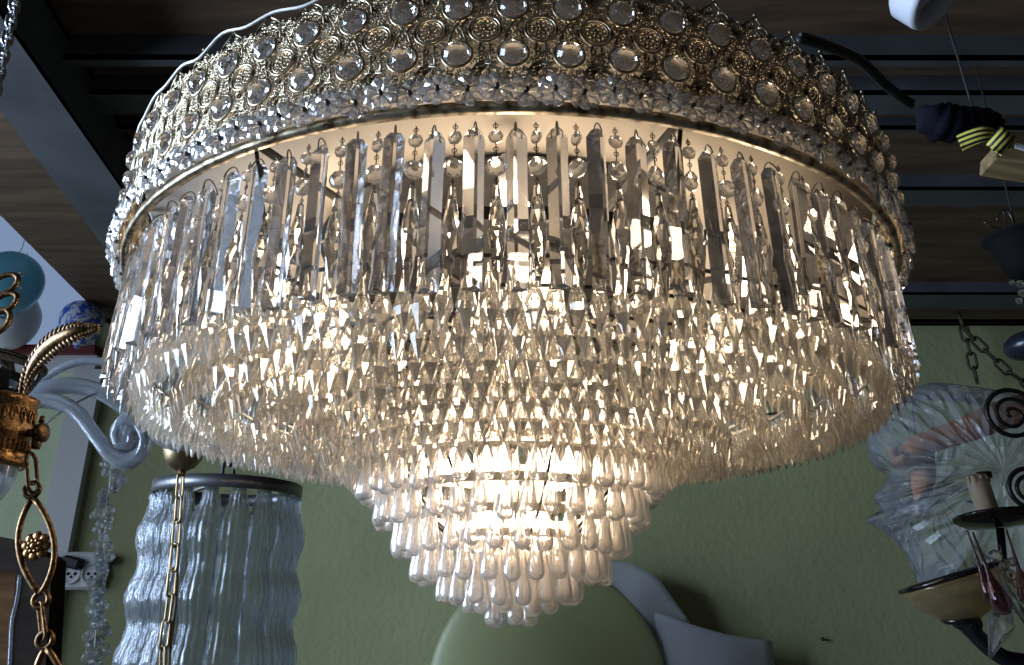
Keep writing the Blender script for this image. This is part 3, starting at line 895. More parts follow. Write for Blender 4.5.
GDR = WALL_D - 0.42
q = px(118, 452, GDR); u = mpp(q)
gd = thing('bead_garland', q, 'hanging rope of clustered clear crystal beads beside the wall socket', 'garland')
be = MB().add(g_octagon(1, .7), 0, RX(PI / 2))
g0 = None
BEADM = crystal('garland_crystal', (.95, .97, 1), clear=.2, milky=.12, milk=(.95, .97, 1))
for i in range(96):
    t = i / 95
    y = 456 + 260 * t; x = 112 - 24 * t + random.uniform(-10.5, 10.5) + 3 * math.sin(t * 19)
    p = px(x, y, GDR + random.uniform(-.045, .045)) - q
    s = random.uniform(3.8, 6.6) * u
    Mx = T(p) @ RZ(random.uniform(0, 3)) @ RX(random.uniform(-.8, .8)) @ SC(s, s, s)
    if g0 is None: g0 = obj('bead', be, BEADM, gd, Mx)
    else: clone(g0, gd, Mx)
obj('thread', MB().add(g_tube([V(0, 0, ZC - q.z), px(112, 460, GDR) - q, px(100, 586, GDR) - q, px(88, 718, GDR) - q], .002, 5), 0), CORD_W, gd)

# ---- bronze canopy ball with a chain (left, behind the prisms)
CD = 1.45
q = px(184, 452, CD); u = mpp(q)
cc = thing('canopy_chain', q, 'bronze half ball canopy with a thin chain hanging from it', 'pendant')
obj('canopy', MB().add(g_lathe([(0, -20 * u), (5 * u, -19 * u), (12 * u, -15 * u), (17 * u, -8 * u), (19.5 * u, 0), (20 * u, 3 * u), (19.3 * u, 4 * u), (19.3 * u, 7 * u), (18 * u, 12 * u), (11 * u, 18 * u), (4 * u, 22 * u), (2 * u, 26 * u), (2 * u, ZC - q.z), (0, ZC - q.z)], 28), 0, None, True), BRONZE, cc)
obj('ring', MB().add(g_lathe([(0, 0), (4 * u, 0), (3 * u, -4 * u), (0, -5 * u)], 12), 0, T(px(182, 472, CD) - q), True), BRONZE, cc)
links(cc, [px(181, 474, CD), px(176, 540, CD), px(170, 600, CD), px(163, 650, CD), px(160, 730, CD)], 26 * u, 8 * u, 1.25 * u, BRONZE)
obj('flex', MB().add(g_tube(spline([px(x, y, CD + .01) - q for x, y in ((184, 470), (180, 500), (178, 545), (176, 600), (170, 650), (166, 730))], 5), 1.5 * u, 6), 0, None, True), mat('brown_flex', (0.12, 0.07, 0.03), 0.5), cc)

# ---- pendant of moulded glass strips (lower left)
TD = 2.05
q = px(229, 492, TD); u = mpp(q)
tl = thing('glass_strip_pendant', q, 'drum pendant of rippled blue grey glass strips under a dark metal ring', 'pendant lamp')
RR = 69 * u
ringm = MB().add(g_lathe([(RR, -5 * u), (RR + 2 * u, -5 * u), (RR + 2 * u, 7 * u), (RR, 7 * u)], 56, closed_prof=True), 0, None, True)
for k in range(3):
    a = 2 * PI * k / 3 + .5
    ringm.add(g_tube([V(RR * math.cos(a), RR * math.sin(a), 3 * u), V(0, 0, 14 * u)], 2 * u, 6), 0)
obj('ring', ringm, mat('grey_metal_ring', (0.20, 0.20, 0.21), 0.4, 0.9), tl)
def strip():
    g = MB(); n = 36; cols = 25; H_ = 210 * u; W_ = 15 * u
    for side in (0, 1):
        b = len(g.v)
        for i in range(n + 1):
            t = i / n; z = -4 * u - H_ * t
            wv = math.sin(2 * PI * (t * 210 - 14) / 54 - PI / 2) * .5 + .5
            env = min(1, t * 12)
            bow = (6.0 * wv * env + 5 * t ** .8) * u
            ww = W_ * (.78 + .22 * wv) * (.45 + .55 * min(1, t * 9))
            for j in range(cols):
                s = j / (cols - 1) * 2 - 1
                rib = (abs(math.cos(s * 2.5 * PI)) * 2.0 + .9 * math.sin(i * 2.4 + 7 * s)) * u
                g.v.append(V(ww * s, -(bow + (1 - s * s) * 7 * u + rib) + side * 2.4 * u, z))
        for i in range(n):
            for j in range(cols - 1):
                f = (b + i * cols + j, b + (i + 1) * cols + j, b + (i + 1) * cols + j + 1, b + i * cols + j + 1)
                g.f.append(f if side == 0 else f[::-1]); g.m.append(0); g.s.append(True)
    N = (n + 1) * cols
    def rim(a, b_):
        g.f.append((a, b_, b_ + N, a + N)); g.m.append(0); g.s.append(False)
    for i in range(n): rim(i * cols, (i + 1) * cols); rim((i + 1) * cols + cols - 1, i * cols + cols - 1)
    for j in range(cols - 1): rim(j + 1, j); rim(n * cols + j, n * cols + j + 1)
    return g
sg = strip(); s0 = None
for k in range(16):
    a = 2 * PI * k / 16 + .1
    Mx = T(V((RR - 7 * u) * math.cos(a), (RR - 7 * u) * math.sin(a), 0)) @ RZ(a + PI / 2)
    if s0 is None: s0 = obj('glass_strip', sg, FROST, tl, Mx)
    else: clone(s0, tl, Mx)
hk_ = MB()
obj('hook', MB().add(g_link(26 * u, 11 * u, 2 * u), 0, T(px(228, 472, TD) - q), True).add(g_tube([V(0, 0, 14 * u), px(228, 480, TD) - q], 2 * u, 6), 0), BLKIRON, tl)
links(tl, [px(228, 463, TD), V(px(228, 463, TD).x, px(228, 463, TD).y, ZC)], 28 * u, 11 * u, 2 * u, BLKIRON)

# ---- dark framed mirror at the lower left corner
DKWOOD = noise_mat('black_brown_wood', (0.010, 0.007, 0.005), (0.02, 0.013, 0.009), 8, rough=0.7, stretch=(1, 1, 6))
BRNP = noise_mat('brown_panel', (0.05, 0.025, 0.011), (0.085, 0.045, 0.02), 6, rough=0.9, stretch=(1, 1, 8))
for m_ in (DKWOOD, BRNP): m_.node_tree.nodes['Principled BSDF'].inputs['Specular IOR Level'].default_value = 0.04
q = px(-10, 700, 1.5); u = mpp(q)
mf = thing('framed_panel', q, 'black brown wooden frame around a brown panel in the lower left corner', 'frame')
def pq(x, y, d=1.5): return px(x, y, d) - q
def plate(pts, th):
    n = len(pts); v = [p for p in pts] + [p + V(0, th, 0) for p in pts]
    return v, [tuple(range(n)), tuple(reversed(range(n, 2 * n)))] + [(k, n + k, n + (k + 1) % n, (k + 1) % n) for k in range(n)]
obj('frame_side', MB().add(plate([pq(18, 541), pq(52, 560), pq(40, 760), pq(2, 760)], .05), 0), DKWOOD, mf)
obj('frame_top', MB().add(plate([pq(-90, 520), pq(18, 541), pq(16, 572), pq(-90, 560)], .05), 0), DKWOOD, mf)
obj('panel', MB().add(plate([pq(-90, 560, 1.52), pq(16, 572, 1.52), pq(2, 760, 1.52), pq(-90, 760, 1.52)], .02), 0), BRNP, mf)
obj('glass_edge', MB().add(g_tube(spline([pq(20, 575), pq(17, 600), pq(12, 622), pq(10, 660), pq(4, 760)], 5), 2 * u, 6), 0, None, True), CLEARG, mf)['label'] = 'pale glass edge line'
obj('post', MB().add(g_box(-.01, .01, .055, .075, ZF - q.z, 0), 0), DKWOOD, mf)

# ---- steel curb chain, upper left corner
cd_ = 0.95
p0, p1 = px(13, 14, cd_), px(-6, 96, cd_)
u = mpp(p0)
sc_ = thing('curb_chain', p0, 'shiny twisted steel chain in the upper left corner', 'chain')
links(sc_, [px(20, -30, cd_), p0, p1, px(-16, 140, cd_)], 15 * u, 8 * u, 1.9 * u, STEEL_C)

# ---- power cable and taped bundle (upper right)
BX = 1.0
pts = spline([px(x, y, d) for x, y, d in ((798, 40, .72), (826, 48, .76), (858, 62, .83), (884, 86, .90), (906, 103, .96), (912, 106, .97))], 6)
o = obj('power_cable', MB().add(g_tube(pts, .0042, 7), 0, None, True).add(g_tube([p + V(0.004, .0, .008) for p in pts], .0032, 7), 0, None, True), BLACK)
tag(o, 'black twin power cable running from the crown to the taped bundle', 'cable')
q = px(965, 120, BX); u = mpp(q)
bd = thing('wrapped_bundle', q, 'dark cloth wrapped bundle tied with black and yellow tape under the ceiling', 'bundle')
NAVY = noise_mat('navy_cloth', (0.004, 0.004, 0.008), (0.010, 0.010, 0.016), 30, rough=0.95)
NAVY.node_tree.nodes['Principled BSDF'].inputs['Specular IOR Level'].default_value = 0.1
bp2 = spline([px(x, y, BX) - q for x, y in ((918, 108), (934, 120), (952, 124), (972, 122), (990, 120), (1002, 126))], 5)
bw_ = [3, 7, 11, 15, 17, 18, 19, 19, 19, 18, 18, 17, 17, 16, 16, 15, 14, 13, 12, 11, 10, 9, 8, 7, 6, 5]
g = MB().add(g_tube(bp2, [bw_[min(i, 25)] * u * (1 + .12 * math.sin(i * 2.1)) for i in range(len(bp2))], 12), 0, None, True)
obj('cloth', g, NAVY, bd)
TAPE = mat('black_yellow_tape', (.5, .45, .06), 0.5)
nt = TAPE.node_tree; tcn = nt.nodes.new('ShaderNodeTexCoord'); wv = nt.nodes.new('ShaderNodeTexWave'); wv.bands_direction = 'Z'; wv.wave_profile = 'TRI'
wv.inputs['Scale'].default_value = .314 / (5.0 * u)
rp = nt.nodes.new('ShaderNodeValToRGB'); rp.color_ramp.interpolation = 'CONSTANT'
rp.color_ramp.elements[0].color = (.012, .012, .012, 1); rp.color_ramp.elements[1].color = (.62, .56, .10, 1); rp.color_ramp.elements[1].position = .5
nt.links.new(tcn.outputs['Object'], wv.inputs['Vector']); nt.links.new(wv.outputs['Fac'], rp.inputs[0]); nt.links.new(rp.outputs[0], nt.nodes['Principled BSDF'].inputs['Base Color'])
def band(a, b, wd, d0, nm):
    """a short ribbon with its stripes along its length"""
    a, b = px(*a, d0), px(*b, d0 - .012)
    Lr = (b - a).length
    gg = MB(); n = 10; v = []
    for sd in (0, .0015):
        for i in range(n + 1):
            t = i / n
            for s in (-1, 1): v.append((Lr * t, -.012 * math.sin(PI * t) + sd, s * wd * u / 2 + .003 * math.sin(t * 2.6)))
    f = []
    for i in range(n):
        f.append((2 * i, 2 * i + 2, 2 * i + 3, 2 * i + 1)); k = 2 * (n + 1)
        f.append((k + 2 * i, k + 2 * i + 1, k + 2 * i + 3, k + 2 * i + 2))
        f.append((2 * i, k + 2 * i, k + 2 * i + 2, 2 * i + 2)); f.append((2 * i + 1, 2 * i + 3, k + 2 * i + 3, k + 2 * i + 1))
    gg.add((v, f), 0, None, True)
    dx = b - a
    Mx = T(a - q) @ RY(-math.atan2(dx.z, dx.x))
    obj(nm, gg, TAPE, bd, Mx)
band((960, 143), (1002, 132), 17, BX - .035, 'tape')
band((994, 150), (1014, 128), 17, BX - .045, 'tape')
band((1008, 148), (1014, 134), 10, BX - .040, 'tape')
obj('tie', MB().add(g_tube([V(.02, 0, 0), V(.03, .02, .05), V(.02, .03, ZC - q.z)], .002, 6), 0), BLACK, bd)
q = px(1014, 160, BX); u = mpp(q)
wb = obj('wooden_block', MB().add(g_bevel_box(-22 * u, 40 * u, -10 * u, 24 * u, -9 * u, 9 * u, 1.5 * u), 0), noise_mat('raw_pale_wood', (0.16, 0.10, 0.045), (0.28, 0.19, 0.09), 12, stretch=(1, 6, 6)))
wb.location = q; wb.rotation_euler = (0, .26, -.1); tag(wb, 'small raw wooden block hanging under the striped tape', 'block')
q = px(1020, 147, BX - .02)
ws2 = obj('white_strip', MB().add(g_bevel_box(-6 * u, 30 * u, -2 * u, 2 * u, -2.6 * u, 2.6 * u, .6 * u), 0), WHITE_P)
ws2.location = q; ws2.rotation_euler = (0, .35, 0); tag(ws2, 'thin white strip on top of the raw wooden block', 'strip')

# ---- ring spotlight (top right)
SD = 0.95
q = px(938, -10, SD); u = mpp(q)
sl_ = thing('ring_spotlight', q, 'white round spotlight housing under the ceiling, cut by the top edge', 'spotlight')
ax = (CR * .55 - CU * .62 - FWD * .55).normalized()
Q = ax.to_track_quat('Z', 'Y').to_matrix().to_4x4()
LILAC = mat('white_enamel', (0.62, 0.63, 0.70), 0.35)
g = MB().add(g_lathe([(33 * u, -30 * u), (38 * u, -24 * u), (40 * u, 0), (39 * u, 5 * u), (31 * u, 6 * u), (28 * u, 0), (27 * u, -20 * u), (27 * u, -28 * u)], 44, closed_prof=True), 0, Q, True)
obj('housing', g, LILAC, sl_)
obj('bracket', MB().add(g_box(-4 * u, 4 * u, -28 * u, 28 * u, -4 * u, -1 * u), 0, Q), LILAC, sl_)
obj('lamp_face', MB().add(g_lathe([(0, -20 * u), (20 * u, -18 * u), (26 * u, -22 * u), (0, -26 * u)], 28), 0, Q, True), mat('dark_lens', (0.05, 0.03, 0.02), 0.25), sl_)
obj('mount', MB().add(g_tube([Q @ V(0, 0, -24 * u), V(0, .02, .06), V(0, .02, ZC - q.z)], 5 * u, 8), 0), LILAC, sl_)

# ---- black canopy with wire hooks (right edge) and the dark disc under it
KD = 1.35
q = px(1018, 236, KD); u = mpp(q)
kc = thing('black_canopy', q, 'black tapered lamp canopy with wire hooks at the right edge', 'lamp')
obj('cup', MB().add(g_lathe([(0, -1 * u), (30 * u, 0), (33 * u, -1 * u), (30 * u, -3 * u), (27 * u, -8 * u), (20 * u, -30 * u), (14 * u, -44 * u), (0, -46 * u)], 28), 0, None, True), mat('black_enamel', (0.005, 0.005, 0.006), 0.8, spec=0.1), kc)
hg = MB()
for pts in (((1004, 236), (1005, 218), (1002, 208)), ((1012, 238), (1013, 222), (1008, 212), (1002, 210), (997, 220)), ((984, 222), (992, 227), (1003, 229))):
    hg.add(g_tube(spline([px(x, y, KD) - q for x, y in pts], 5), 1.0 * u, 6), 0, None, True)
hg.add(g_tube([V(0, 0, 0), V(0, 0, ZC - q.z)], 1.0 * u, 6), 0)
obj('wire_hook', hg, PIN, kc)
cg = MB()
for x, y, r in ((1012, 283, 3), (1020, 284, 4.5), (1022, 293, 4), (1019, 301, 3.5)): cg.add(g_octagon(r * u, r * .6 * u), 0, T(px(x, y, KD) - q) @ RX(PI / 2))
obj('crystals', cg, G_BEAD, kc)
q = px(1030, 345, 1.8); u = mpp(q)
dd = thing('dark_drip_dish', q, 'dark round dish cut by the right edge, level with the hanging chains', 'dish')
obj('dish', MB().add(g_sphere(24 * u, 24, 12, 1, 1, .62), 0, RY(-.15), True), mat('dark_blue_black', (0.012, 0.014, 0.022), 0.3), dd)
obj('stem', MB().add(g_tube([V(8 * u, 0, 8 * u), V(.5, 0, 30 * u), V(.55, 0, ZC - q.z)], 2 * u, 6), 0), BLKIRON, dd)

# ---- dark chains on the right
HD = 2.95
RUST = mat('dark_rusty_chain', (0.045, 0.034, 0.022), 0.55, 0.5)
p0 = px(963, 326, HD); u = mpp(p0)
c1 = thing('hanging_chain', p0, 'dark link chain hanging steeply to the plastic wrapping', 'chain', 'dark chains on the right')
links(c1, [V(p0.x - .01, p0.y, ZC), p0, px(970, 352, HD), px(977, 382, HD)], 17 * u, 7 * u, 1.3 * u, RUST)
HD -= .08
c2 = thing('hanging_chain', px(967, 332, HD), 'dark link chain slanting down to the right edge', 'chain', 'dark chains on the right')
links(c2, [px(963, 328, HD), px(985, 350, HD), px(1006, 370, HD), px(1050, 400, HD)], 17 * u, 7 * u, 1.3 * u, RUST)

# ---- crumpled clear plastic bag around a brown paper wrap
PD = 1.95
q = px(965, 480, PD); u = mpp(q)
out = [(925, 388), (950, 379), (985, 382), (1030, 392), (1075, 430), (1085, 500), (1070, 570), (1020, 610), (975, 600), (945, 572), (912, 592), (903, 570), (893, 548), (877, 531), (861, 521), (868, 516), (884, 524), (876, 505), (872, 497), (884, 484), (893, 470), (882, 461), (874, 444), (880, 420), (903, 400)]
out = [(x - 965, 480 - y) for x, y in out]
g = MB(); nr = 9
cc_ = spline([V(x, 0, z) for x, z in out], 4, True); n = len(cc_)
random.seed(21)
for side in (-1, 1):
    b = len(g.v)
    for i in range(nr):
        t = 1 - i / nr
        for k, p in enumerate(cc_):
            dep = math.sqrt(max(0, 1 - t * t)) * 60
            wr = (random.uniform(-3.2, 3.2) if 0 < i else 0)
            g.v.append(V(p.x * t, side * (dep + wr) + (0 if i else side * .4), p.z * t) * u)
    g.v.append(V(0, side * 62 * u, 0)); cidx = len(g.v) - 1
    for i in range(nr - 1):
        for k in range(n):
            k1 = (k + 1) % n
            f = (b + i * n + k, b + i * n + k1, b + (i + 1) * n + k1, b + (i + 1) * n + k)
            g.f.append(f if side > 0 else f[::-1]); g.m.append(0); g.s.append(False)
    for k in range(n):
        f = (b + (nr - 1) * n + k, b + (nr - 1) * n + (k + 1) % n, cidx)
        g.f.append(f if side > 0 else f[::-1]); g.m.append(0); g.s.append(False)
half = nr * n + 1
for k in range(n):
    g.f.append((k, half + k, half + (k + 1) % n, (k + 1) % n)); g.m.append(0); g.s.append(False)
PLAS = bpy.data.materials.new('thin_clear_plastic'); PLAS.use_nodes = True
nt = PLAS.node_tree; N = nt.nodes; L = nt.links; N.clear()
o_ = N.new('ShaderNodeOutputMaterial'); tp = N.new('ShaderNodeBsdfTransparent'); tp.inputs[0].default_value = (.97, .98, 1, 1)
gl = N.new('ShaderNodeBsdfGlossy'); gl.inputs['Roughness'].default_value = .18
df = N.new('ShaderNodeBsdfDiffuse'); df.inputs[0].default_value = (.75, .8, .85, 1)
fr = N.new('ShaderNodeLayerWeight'); fr.inputs[0].default_value = .22
tcn = N.new('ShaderNodeTexCoord'); vz = N.new('ShaderNodeTexNoise'); vz.inputs['Scale'].default_value = 9; vz.inputs['Detail'].default_value = 6; vz.inputs['Distortion'].default_value = .8
bm_ = N.new('ShaderNodeBump'); bm_.inputs['Strength'].default_value = .5; bm_.inputs['Distance'].default_value = .03
L.new(tcn.outputs['Object'], vz.inputs['Vector']); L.new(vz.outputs['Fac'], bm_.inputs['Height'])
for s_ in (gl, df, fr): L.new(bm_.outputs[0], s_.inputs['Normal'])
m1 = N.new('ShaderNodeMixShader'); m1.inputs[0].default_value = .12; L.new(tp.outputs[0], m1.inputs[1]); L.new(df.outputs[0], m1.inputs[2])
m2 = N.new('ShaderNodeMixShader'); L.new(fr.outputs['Fresnel'], m2.inputs[0]); L.new(m1.outputs[0], m2.inputs[1]); L.new(gl.outputs[0], m2.inputs[2]); L.new(m2.outputs[0], o_.inputs[0])
bag = thing('plastic_bag', q, 'crumpled clear plastic bag hanging by the green wall at right', 'bag')
obj('film', g, PLAS, bag)
obj('cord', MB().add(g_tube([px(977, 382, PD) - q, px(977, 378, HD) - q], .003, 5), 0), BLACK, bag)
PAPER = noise_mat('brown_paper', (0.22, 0.085, 0.028), (0.36, 0.155, 0.055), 9, rough=0.7, bump=.2)
q2 = px(950, 440, PD)
bpw = thing('brown_paper_wrap', q2, 'curved strip of brown paper seen inside the clear plastic bag', 'paper')
def ribbon(pts, wd, th, d):
    P_ = spline([px(x, y, d) for x, y in pts], 6); gg = MB(); v = []
    N_ = len(P_)
    W_ = [wd[0] + (wd[1] - wd[0]) * i / (N_ - 1) for i in range(N_)]
    for sd in (0, th):
        for i, p in enumerate(P_):
            t_ = (P_[min(i + 1, N_ - 1)] - P_[max(i - 1, 0)]).normalized(); nrm = t_.cross(V(0, 1, 0)).normalized()
            for s in (-1, 1): v.append(p + nrm * s * W_[i] * u / 2 + V(0, sd + .012 * math.sin(i * .5) * s, 0) - q2)
    f = []; k = 2 * N_
    for i in range(N_ - 1):
        f += [(2 * i, 2 * i + 1, 2 * i + 3, 2 * i + 2), (k + 2 * i, k + 2 * i + 2, k + 2 * i + 3, k + 2 * i + 1), (2 * i, 2 * i + 2, k + 2 * i + 2, k + 2 * i), (2 * i + 1, k + 2 * i + 1, k + 2 * i + 3, 2 * i + 3)]
    f += [(0, k, k + 1, 1), (k - 2, k - 1, 2 * k - 1, 2 * k - 2)]
    return gg.add((v, f), 0, None, True)
obj('band', ribbon([(893, 447), (897, 458), (906, 460), (918, 446), (940, 438), (970, 428), (1005, 414), (1050, 402)], (12, 32), .006, PD), PAPER, bpw)
obj('flap', ribbon([(922, 440), (925, 465), (921, 492), (919, 516)], (30, 8), .006, PD + .02), PAPER, bpw)

# ---- black and clear chandelier arm with candle sleeve (lower right)
ND = 1.15
q = px(985, 560, ND); u = mpp(q)
bk = thing('black_glass_chandelier', q, 'black glass chandelier arm with ivory candle sleeve and gold glass bowl at right', 'chandelier')
def n_(x, y, d=ND): return px(x, y, d) - q
tilt = RY(-.10)
pan = MB().add(g_lathe([(0, -3 * u), (6 * u, -3 * u), (34 * u, 1 * u), (41 * u, 5 * u), (42 * u, 8 * u), (40 * u, 8 * u), (32 * u, 4 * u), (8 * u, 1 * u), (0, 1 * u)], 40), 0, None, True)
obj('drip_pan', pan, BLKGLASS, bk, T(n_(1000, 524)) @ RX(-.12))
IVORY = mat('ivory_sleeve', (0.62, 0.53, 0.40), 0.45)
g = MB().add(g_lathe([(0, 41 * u), (8 * u, 41 * u), (10 * u, 42.5 * u), (12 * u, 41.5 * u), (12.6 * u, 36 * u), (13 * u, 0), (0, 0)], 24), 0, None, True)
for k in range(11):
    a = 2 * PI * k / 11; l = random.uniform(3, 7)
    g.add(g_tube([V(12.0 * u * math.cos(a), 12.0 * u * math.sin(a), 41.5 * u), V(13.0 * u * math.cos(a), 13.0 * u * math.sin(a), 38 * u), V(13.2 * u * math.cos(a), 13.2 * u * math.sin(a), (40 - l) * u)], [1.2 * u, 1.6 * u, 1.4 * u], 5), 0, None, True)
obj('candle_sleeve', g, IVORY, bk, T(n_(990, 518)) @ RY(-.13) @ SC(.82, .82, 1.05))
obj('bulb_holder', MB().add(g_lathe([(0, 0), (7 * u, 0), (7 * u, 6 * u), (0, 7 * u)], 14), 0, T(n_(985, 478)), True), BLKIRON, bk)
GOLDG = crystal('smoky_gold_glass', (0.93, 0.85, 0.68), rough=0.05, clear=0.3, milky=0.22, milk=(.78, .64, .42))
bwl = MB().add(g_lathe([(0, -44 * u), (10 * u, -44 * u), (26 * u, -38 * u), (42 * u, -24 * u), (52 * u, -8 * u), (55 * u, 0), (52.5 * u, 0), (49 * u, -8 * u), (40 * u, -22 * u), (25 * u, -35 * u), (9 * u, -41 * u), (0, -41 * u)], 40), 0, None, True)
bo = obj('bowl', bwl, GOLDG, bk, T(n_(951, 577)) @ RY(-.27) @ RX(-.09) @ SC(.92, .92, .95))
obj('rim', MB().add(g_circle((0, 0, 0), 54 * u, 2.6 * u, 48, 8, (V(1, 0, 0), V(0, 1, 0))), 0, None, True), BLKGLASS, bo)
ap = spline([n_(955, 619), n_(968, 622), (n_(975, 634)), (n_(992, 650)), n_(1012, 660), n_(1050, 658), n_(1110, 620)], 6)
g = MB().add(g_tube(ap, [8 * u + 4 * u * math.sin(min(1, i / 12) * PI) for i in range(len(ap))], 12), 0, None, True)
g.add(g_lathe([(0, 0), (14 * u, 2 * u), (18 * u, 6 * u), (8 * u, 7 * u), (0, 7 * u)], 20), 0, T(n_(962, 624)) @ RY(-.2), True)
g.add(g_tube([n_(1000, 528), n_(1003, 560), n_(1012, 600), n_(1040, 640)], 4 * u, 8), 0, None, True)
obj('arm', g, BLKGLASS, bk)
obj('stem', MB().add(g_lathe([(0, -60 * u), (18 * u, -50 * u), (22 * u, -20 * u), (10 * u, 10 * u), (7 * u, 60 * u), (12 * u, 90 * u), (4 * u, 120 * u), (0, 122 * u)], 20), 0, T(n_(1110, 630)), True).add(g_tube([n_(1110, 515), n_(1110, 515) + V(.4, 0, .05), n_(1110, 515) + V(.5, 0, ZC - px(1110, 515, ND).z)], 3 * u, 6), 0), BLKGLASS, bk)
AME = crystal('amethyst_glass', (0.50, 0.34, 0.36), clear=0.15, milky=0.06, milk=(.35, .15, .2))
td = [(0, 40 * u), (1.2 * u, 39 * u), (1.7 * u, 20 * u), (3.2 * u, 2 * u), (9 * u, -12 * u), (12 * u, -22 * u), (11 * u, -29 * u), (6 * u, -33 * u), (0, -34 * u)]
t0 = obj('teardrop', MB().add(g_lathe(td, 18), 0, None, True), AME, bk, T(n_(990, 576, ND - .10)) @ RY(-.2) @ SC(.72, .72, 1)); t0['label'] = 'amethyst glass teardrop'
clone(t0, bk, T(n_(981, 570, ND - .09)) @ RY(-.15) @ SC(.55, .55, .9))
clone(t0, bk, T(n_(1019, 570, ND - .09)) @ RY(-.1) @ SC(.6, .6, .92))
obn = MB().add(g_octagon(1, .6), 0, RX(PI / 2)); z0 = None
for i, (x, y, r) in enumerate(((995, 556, 6), (1004, 566, 5.5), (1010, 575, 6), (1017, 584, 5.5), (1021, 596, 6), (1012, 562, 4.5))):
    Mx = T(n_(x, y, ND - .07)) @ RZ(random.uniform(-.7, .7)) @ SC(r * u, r * u, r * u)
    if z0 is None: z0 = obj('bead', obn, G_BEAD, bk, Mx)
    else: clone(z0, bk, Mx)
kite = MB().add(g_facet([(.3, .9), (1, .2), (.75, -.3)], 6, 1.3, -1.6))
k0 = obj('cut_drop', kite, G_BEAD, bk, T(n_(1000, 625, ND - .07)) @ RY(.5) @ SC(13 * u, 6 * u, 22 * u))
clone(k0, bk, T(n_(1016, 600, ND - .07)) @ RY(-.4) @ SC(8 * u, 4 * u, 30 * u))

# ---- black iron scrolls at the right edge
for (x, y, r_s, lab) in ((1012, 415, 27, 'black iron spiral scroll in front of the brown paper, upper of the two'), (1030, 490, 22, 'black iron spiral scroll beside the ivory candle sleeve')):
    d = 1.5 if y < 450 else 1.62
    q = px(x, y, d); u = mpp(q)
    isx = thing('iron_scroll', q, lab, 'scroll')
    p = []
    for i in range(61):
        t = i / 60; a = PI * .1 + t * 2.6 * 2 * PI; rr = r_s * (1 - t) ** .9 + 2
        p.append(V(rr * math.cos(a) * 1.0, 0, rr * .95 * math.sin(a)) * u)
    obj('spiral', MB().add(g_tube(p, [(2.6 - 1.0 * i / 60) * u for i in range(61)], 7), 0, None, True), BLKIRON, isx)
    obj('bar', MB().add(g_tube(spline([p[0], p[0] + V(14 * u, 0, 6 * u), p[0] + V(40 * u, 0, 20 * u), V(.5, 0, 60 * u), V(.6, 0, ZC - q.z)], 6), 2.6 * u, 7), 0, None, True), BLKIRON, isx)

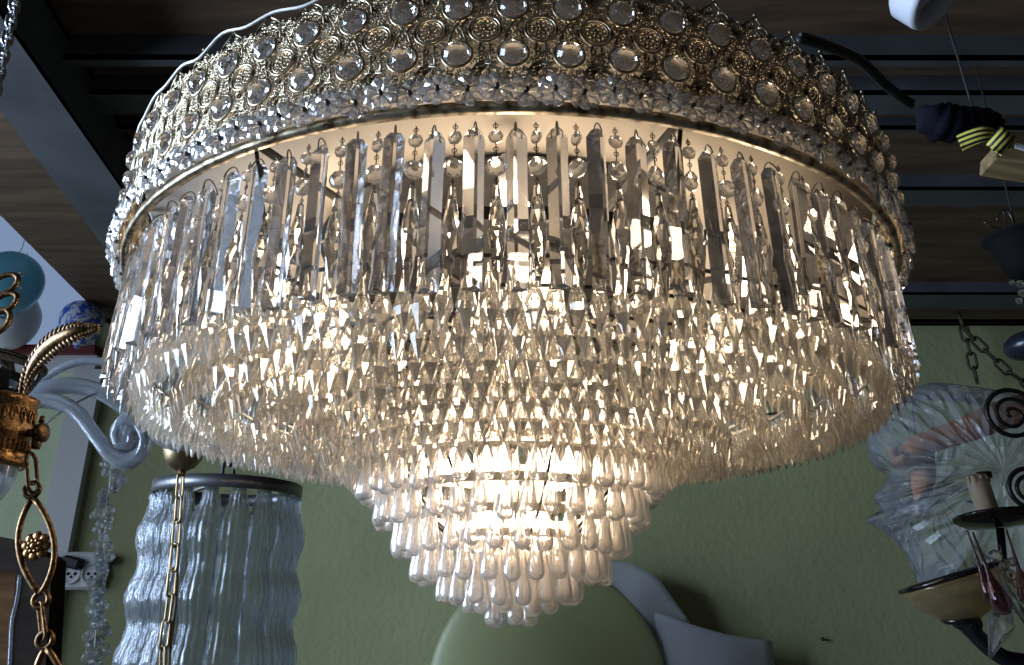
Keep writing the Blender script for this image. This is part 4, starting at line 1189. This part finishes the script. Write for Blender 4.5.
# ---- white wavy wall lamp with a pale green globe, low on the wall
WL = WALL_D - 0.16
q = px(640, 640, WL); u = mpp(q)
wl = thing('wavy_wall_lamp', q, 'white wavy satin glass wall lamp low on the green wall', 'wall lamp')
SATIN = crystal('white_satin_glass', (1, 1, 1), rough=.4, clear=.0, milky=.75, milk=(.80, .82, .86))
def sheet(rows_, th=.012):
    """rows of (x, y, d) points lofted into a curved sheet with thickness"""
    n = len(rows_[0]); v = []; f = []
    R_ = [spline([px(x, y, d) - q for x, y, d in r], 4) for r in rows_]
    C_ = [spline([R_[j][i] for j in range(len(R_))], 4) for i in range(len(R_[0]))]
    a, b = len(C_), len(C_[0])
    for sd in (0, th):
        for i in range(a):
            for j in range(b): v.append(C_[i][j] + V(0, sd, 0))
    K = a * b
    for i in range(a - 1):
        for j in range(b - 1):
            k = i * b + j
            f += [(k, k + 1, k + b + 1, k + b), (K + k, K + k + b, K + k + b + 1, K + k + 1)]
    for i in range(a - 1):
        f += [(i * b, (i + 1) * b, K + (i + 1) * b, K + i * b), (i * b + b - 1, K + i * b + b - 1, K + (i + 1) * b + b - 1, (i + 1) * b + b - 1)]
    for j in range(b - 1):
        f += [(j, K + j, K + j + 1, j + 1), ((a - 1) * b + j, (a - 1) * b + j + 1, K + (a - 1) * b + j + 1, K + (a - 1) * b + j)]
    return v, f
obj('upper_leaf', MB().add(sheet([[(596, 560, WL), (628, 563, WL - .02), (656, 577, WL - .04), (672, 597, WL - .03), (690, 622, WL)],
                                 [(590, 580, WL + .02), (618, 585, WL), (638, 598, WL - .02), (655, 615, WL), (686, 630, WL + .03)],
                                 [(585, 600, WL + .05), (612, 605, WL + .03), (632, 616, WL + .02), (650, 632, WL + .03), (680, 640, WL + .05)]]), 0, None, True), SATIN, wl)
obj('lower_leaf', MB().add(sheet([[(647, 613, WL + .02), (662, 614, WL - .02), (690, 624, WL - .05), (730, 635, WL - .05), (772, 641, WL - .02)],
                                 [(655, 640, WL + .05), (668, 645, WL), (694, 650, WL - .05), (732, 658, WL - .06), (775, 664, WL)],
                                 [(660, 680, WL + .05), (674, 684, WL), (698, 690, WL - .05), (734, 696, WL - .06), (778, 700, WL)]]), 0, None, True), SATIN, wl)
gq = px(548, 690, WL)
gb = thing('green_shade', gq, 'large pale green rounded glass shade below the crystal teardrops', 'lampshade')
obj('dome', MB().add(g_sphere(118 * u, 48, 28, 1, .10, 1), 0, None, True), mat('pale_green_glass', (0.37, 0.40, 0.19), 0.4), gb)
obj('wall_mount', MB().add(g_lathe([(0, 0), (.05, 0), (.05, .16), (0, .16)], 20), 0, RX(-PI / 2), True), WHITE_P, gb)
obj('wall_mount', MB().add(g_lathe([(0, 0), (.04, 0), (.04, .14), (0, .14)], 20), 0, T(px(700, 680, WL) - q) @ RX(-PI / 2), True), WHITE_P, wl)
q = px(822, 639, WALL_D - .006)
nl = obj('wall_nail', MB().add(g_lathe([(0, -.016), (.006, -.016), (.007, -.010), (.003, -.008), (.003, .008), (0, .008)], 10), 0, RX(-PI / 2), True).add(g_tube([V(0, -.008, 0), V(.012, -.016, -.003), V(.020, -.014, -.002)], .002, 5), 0), BLACK)
nl.location = q; tag(nl, 'tiny black nail in the bare green wall at lower right', 'nail')
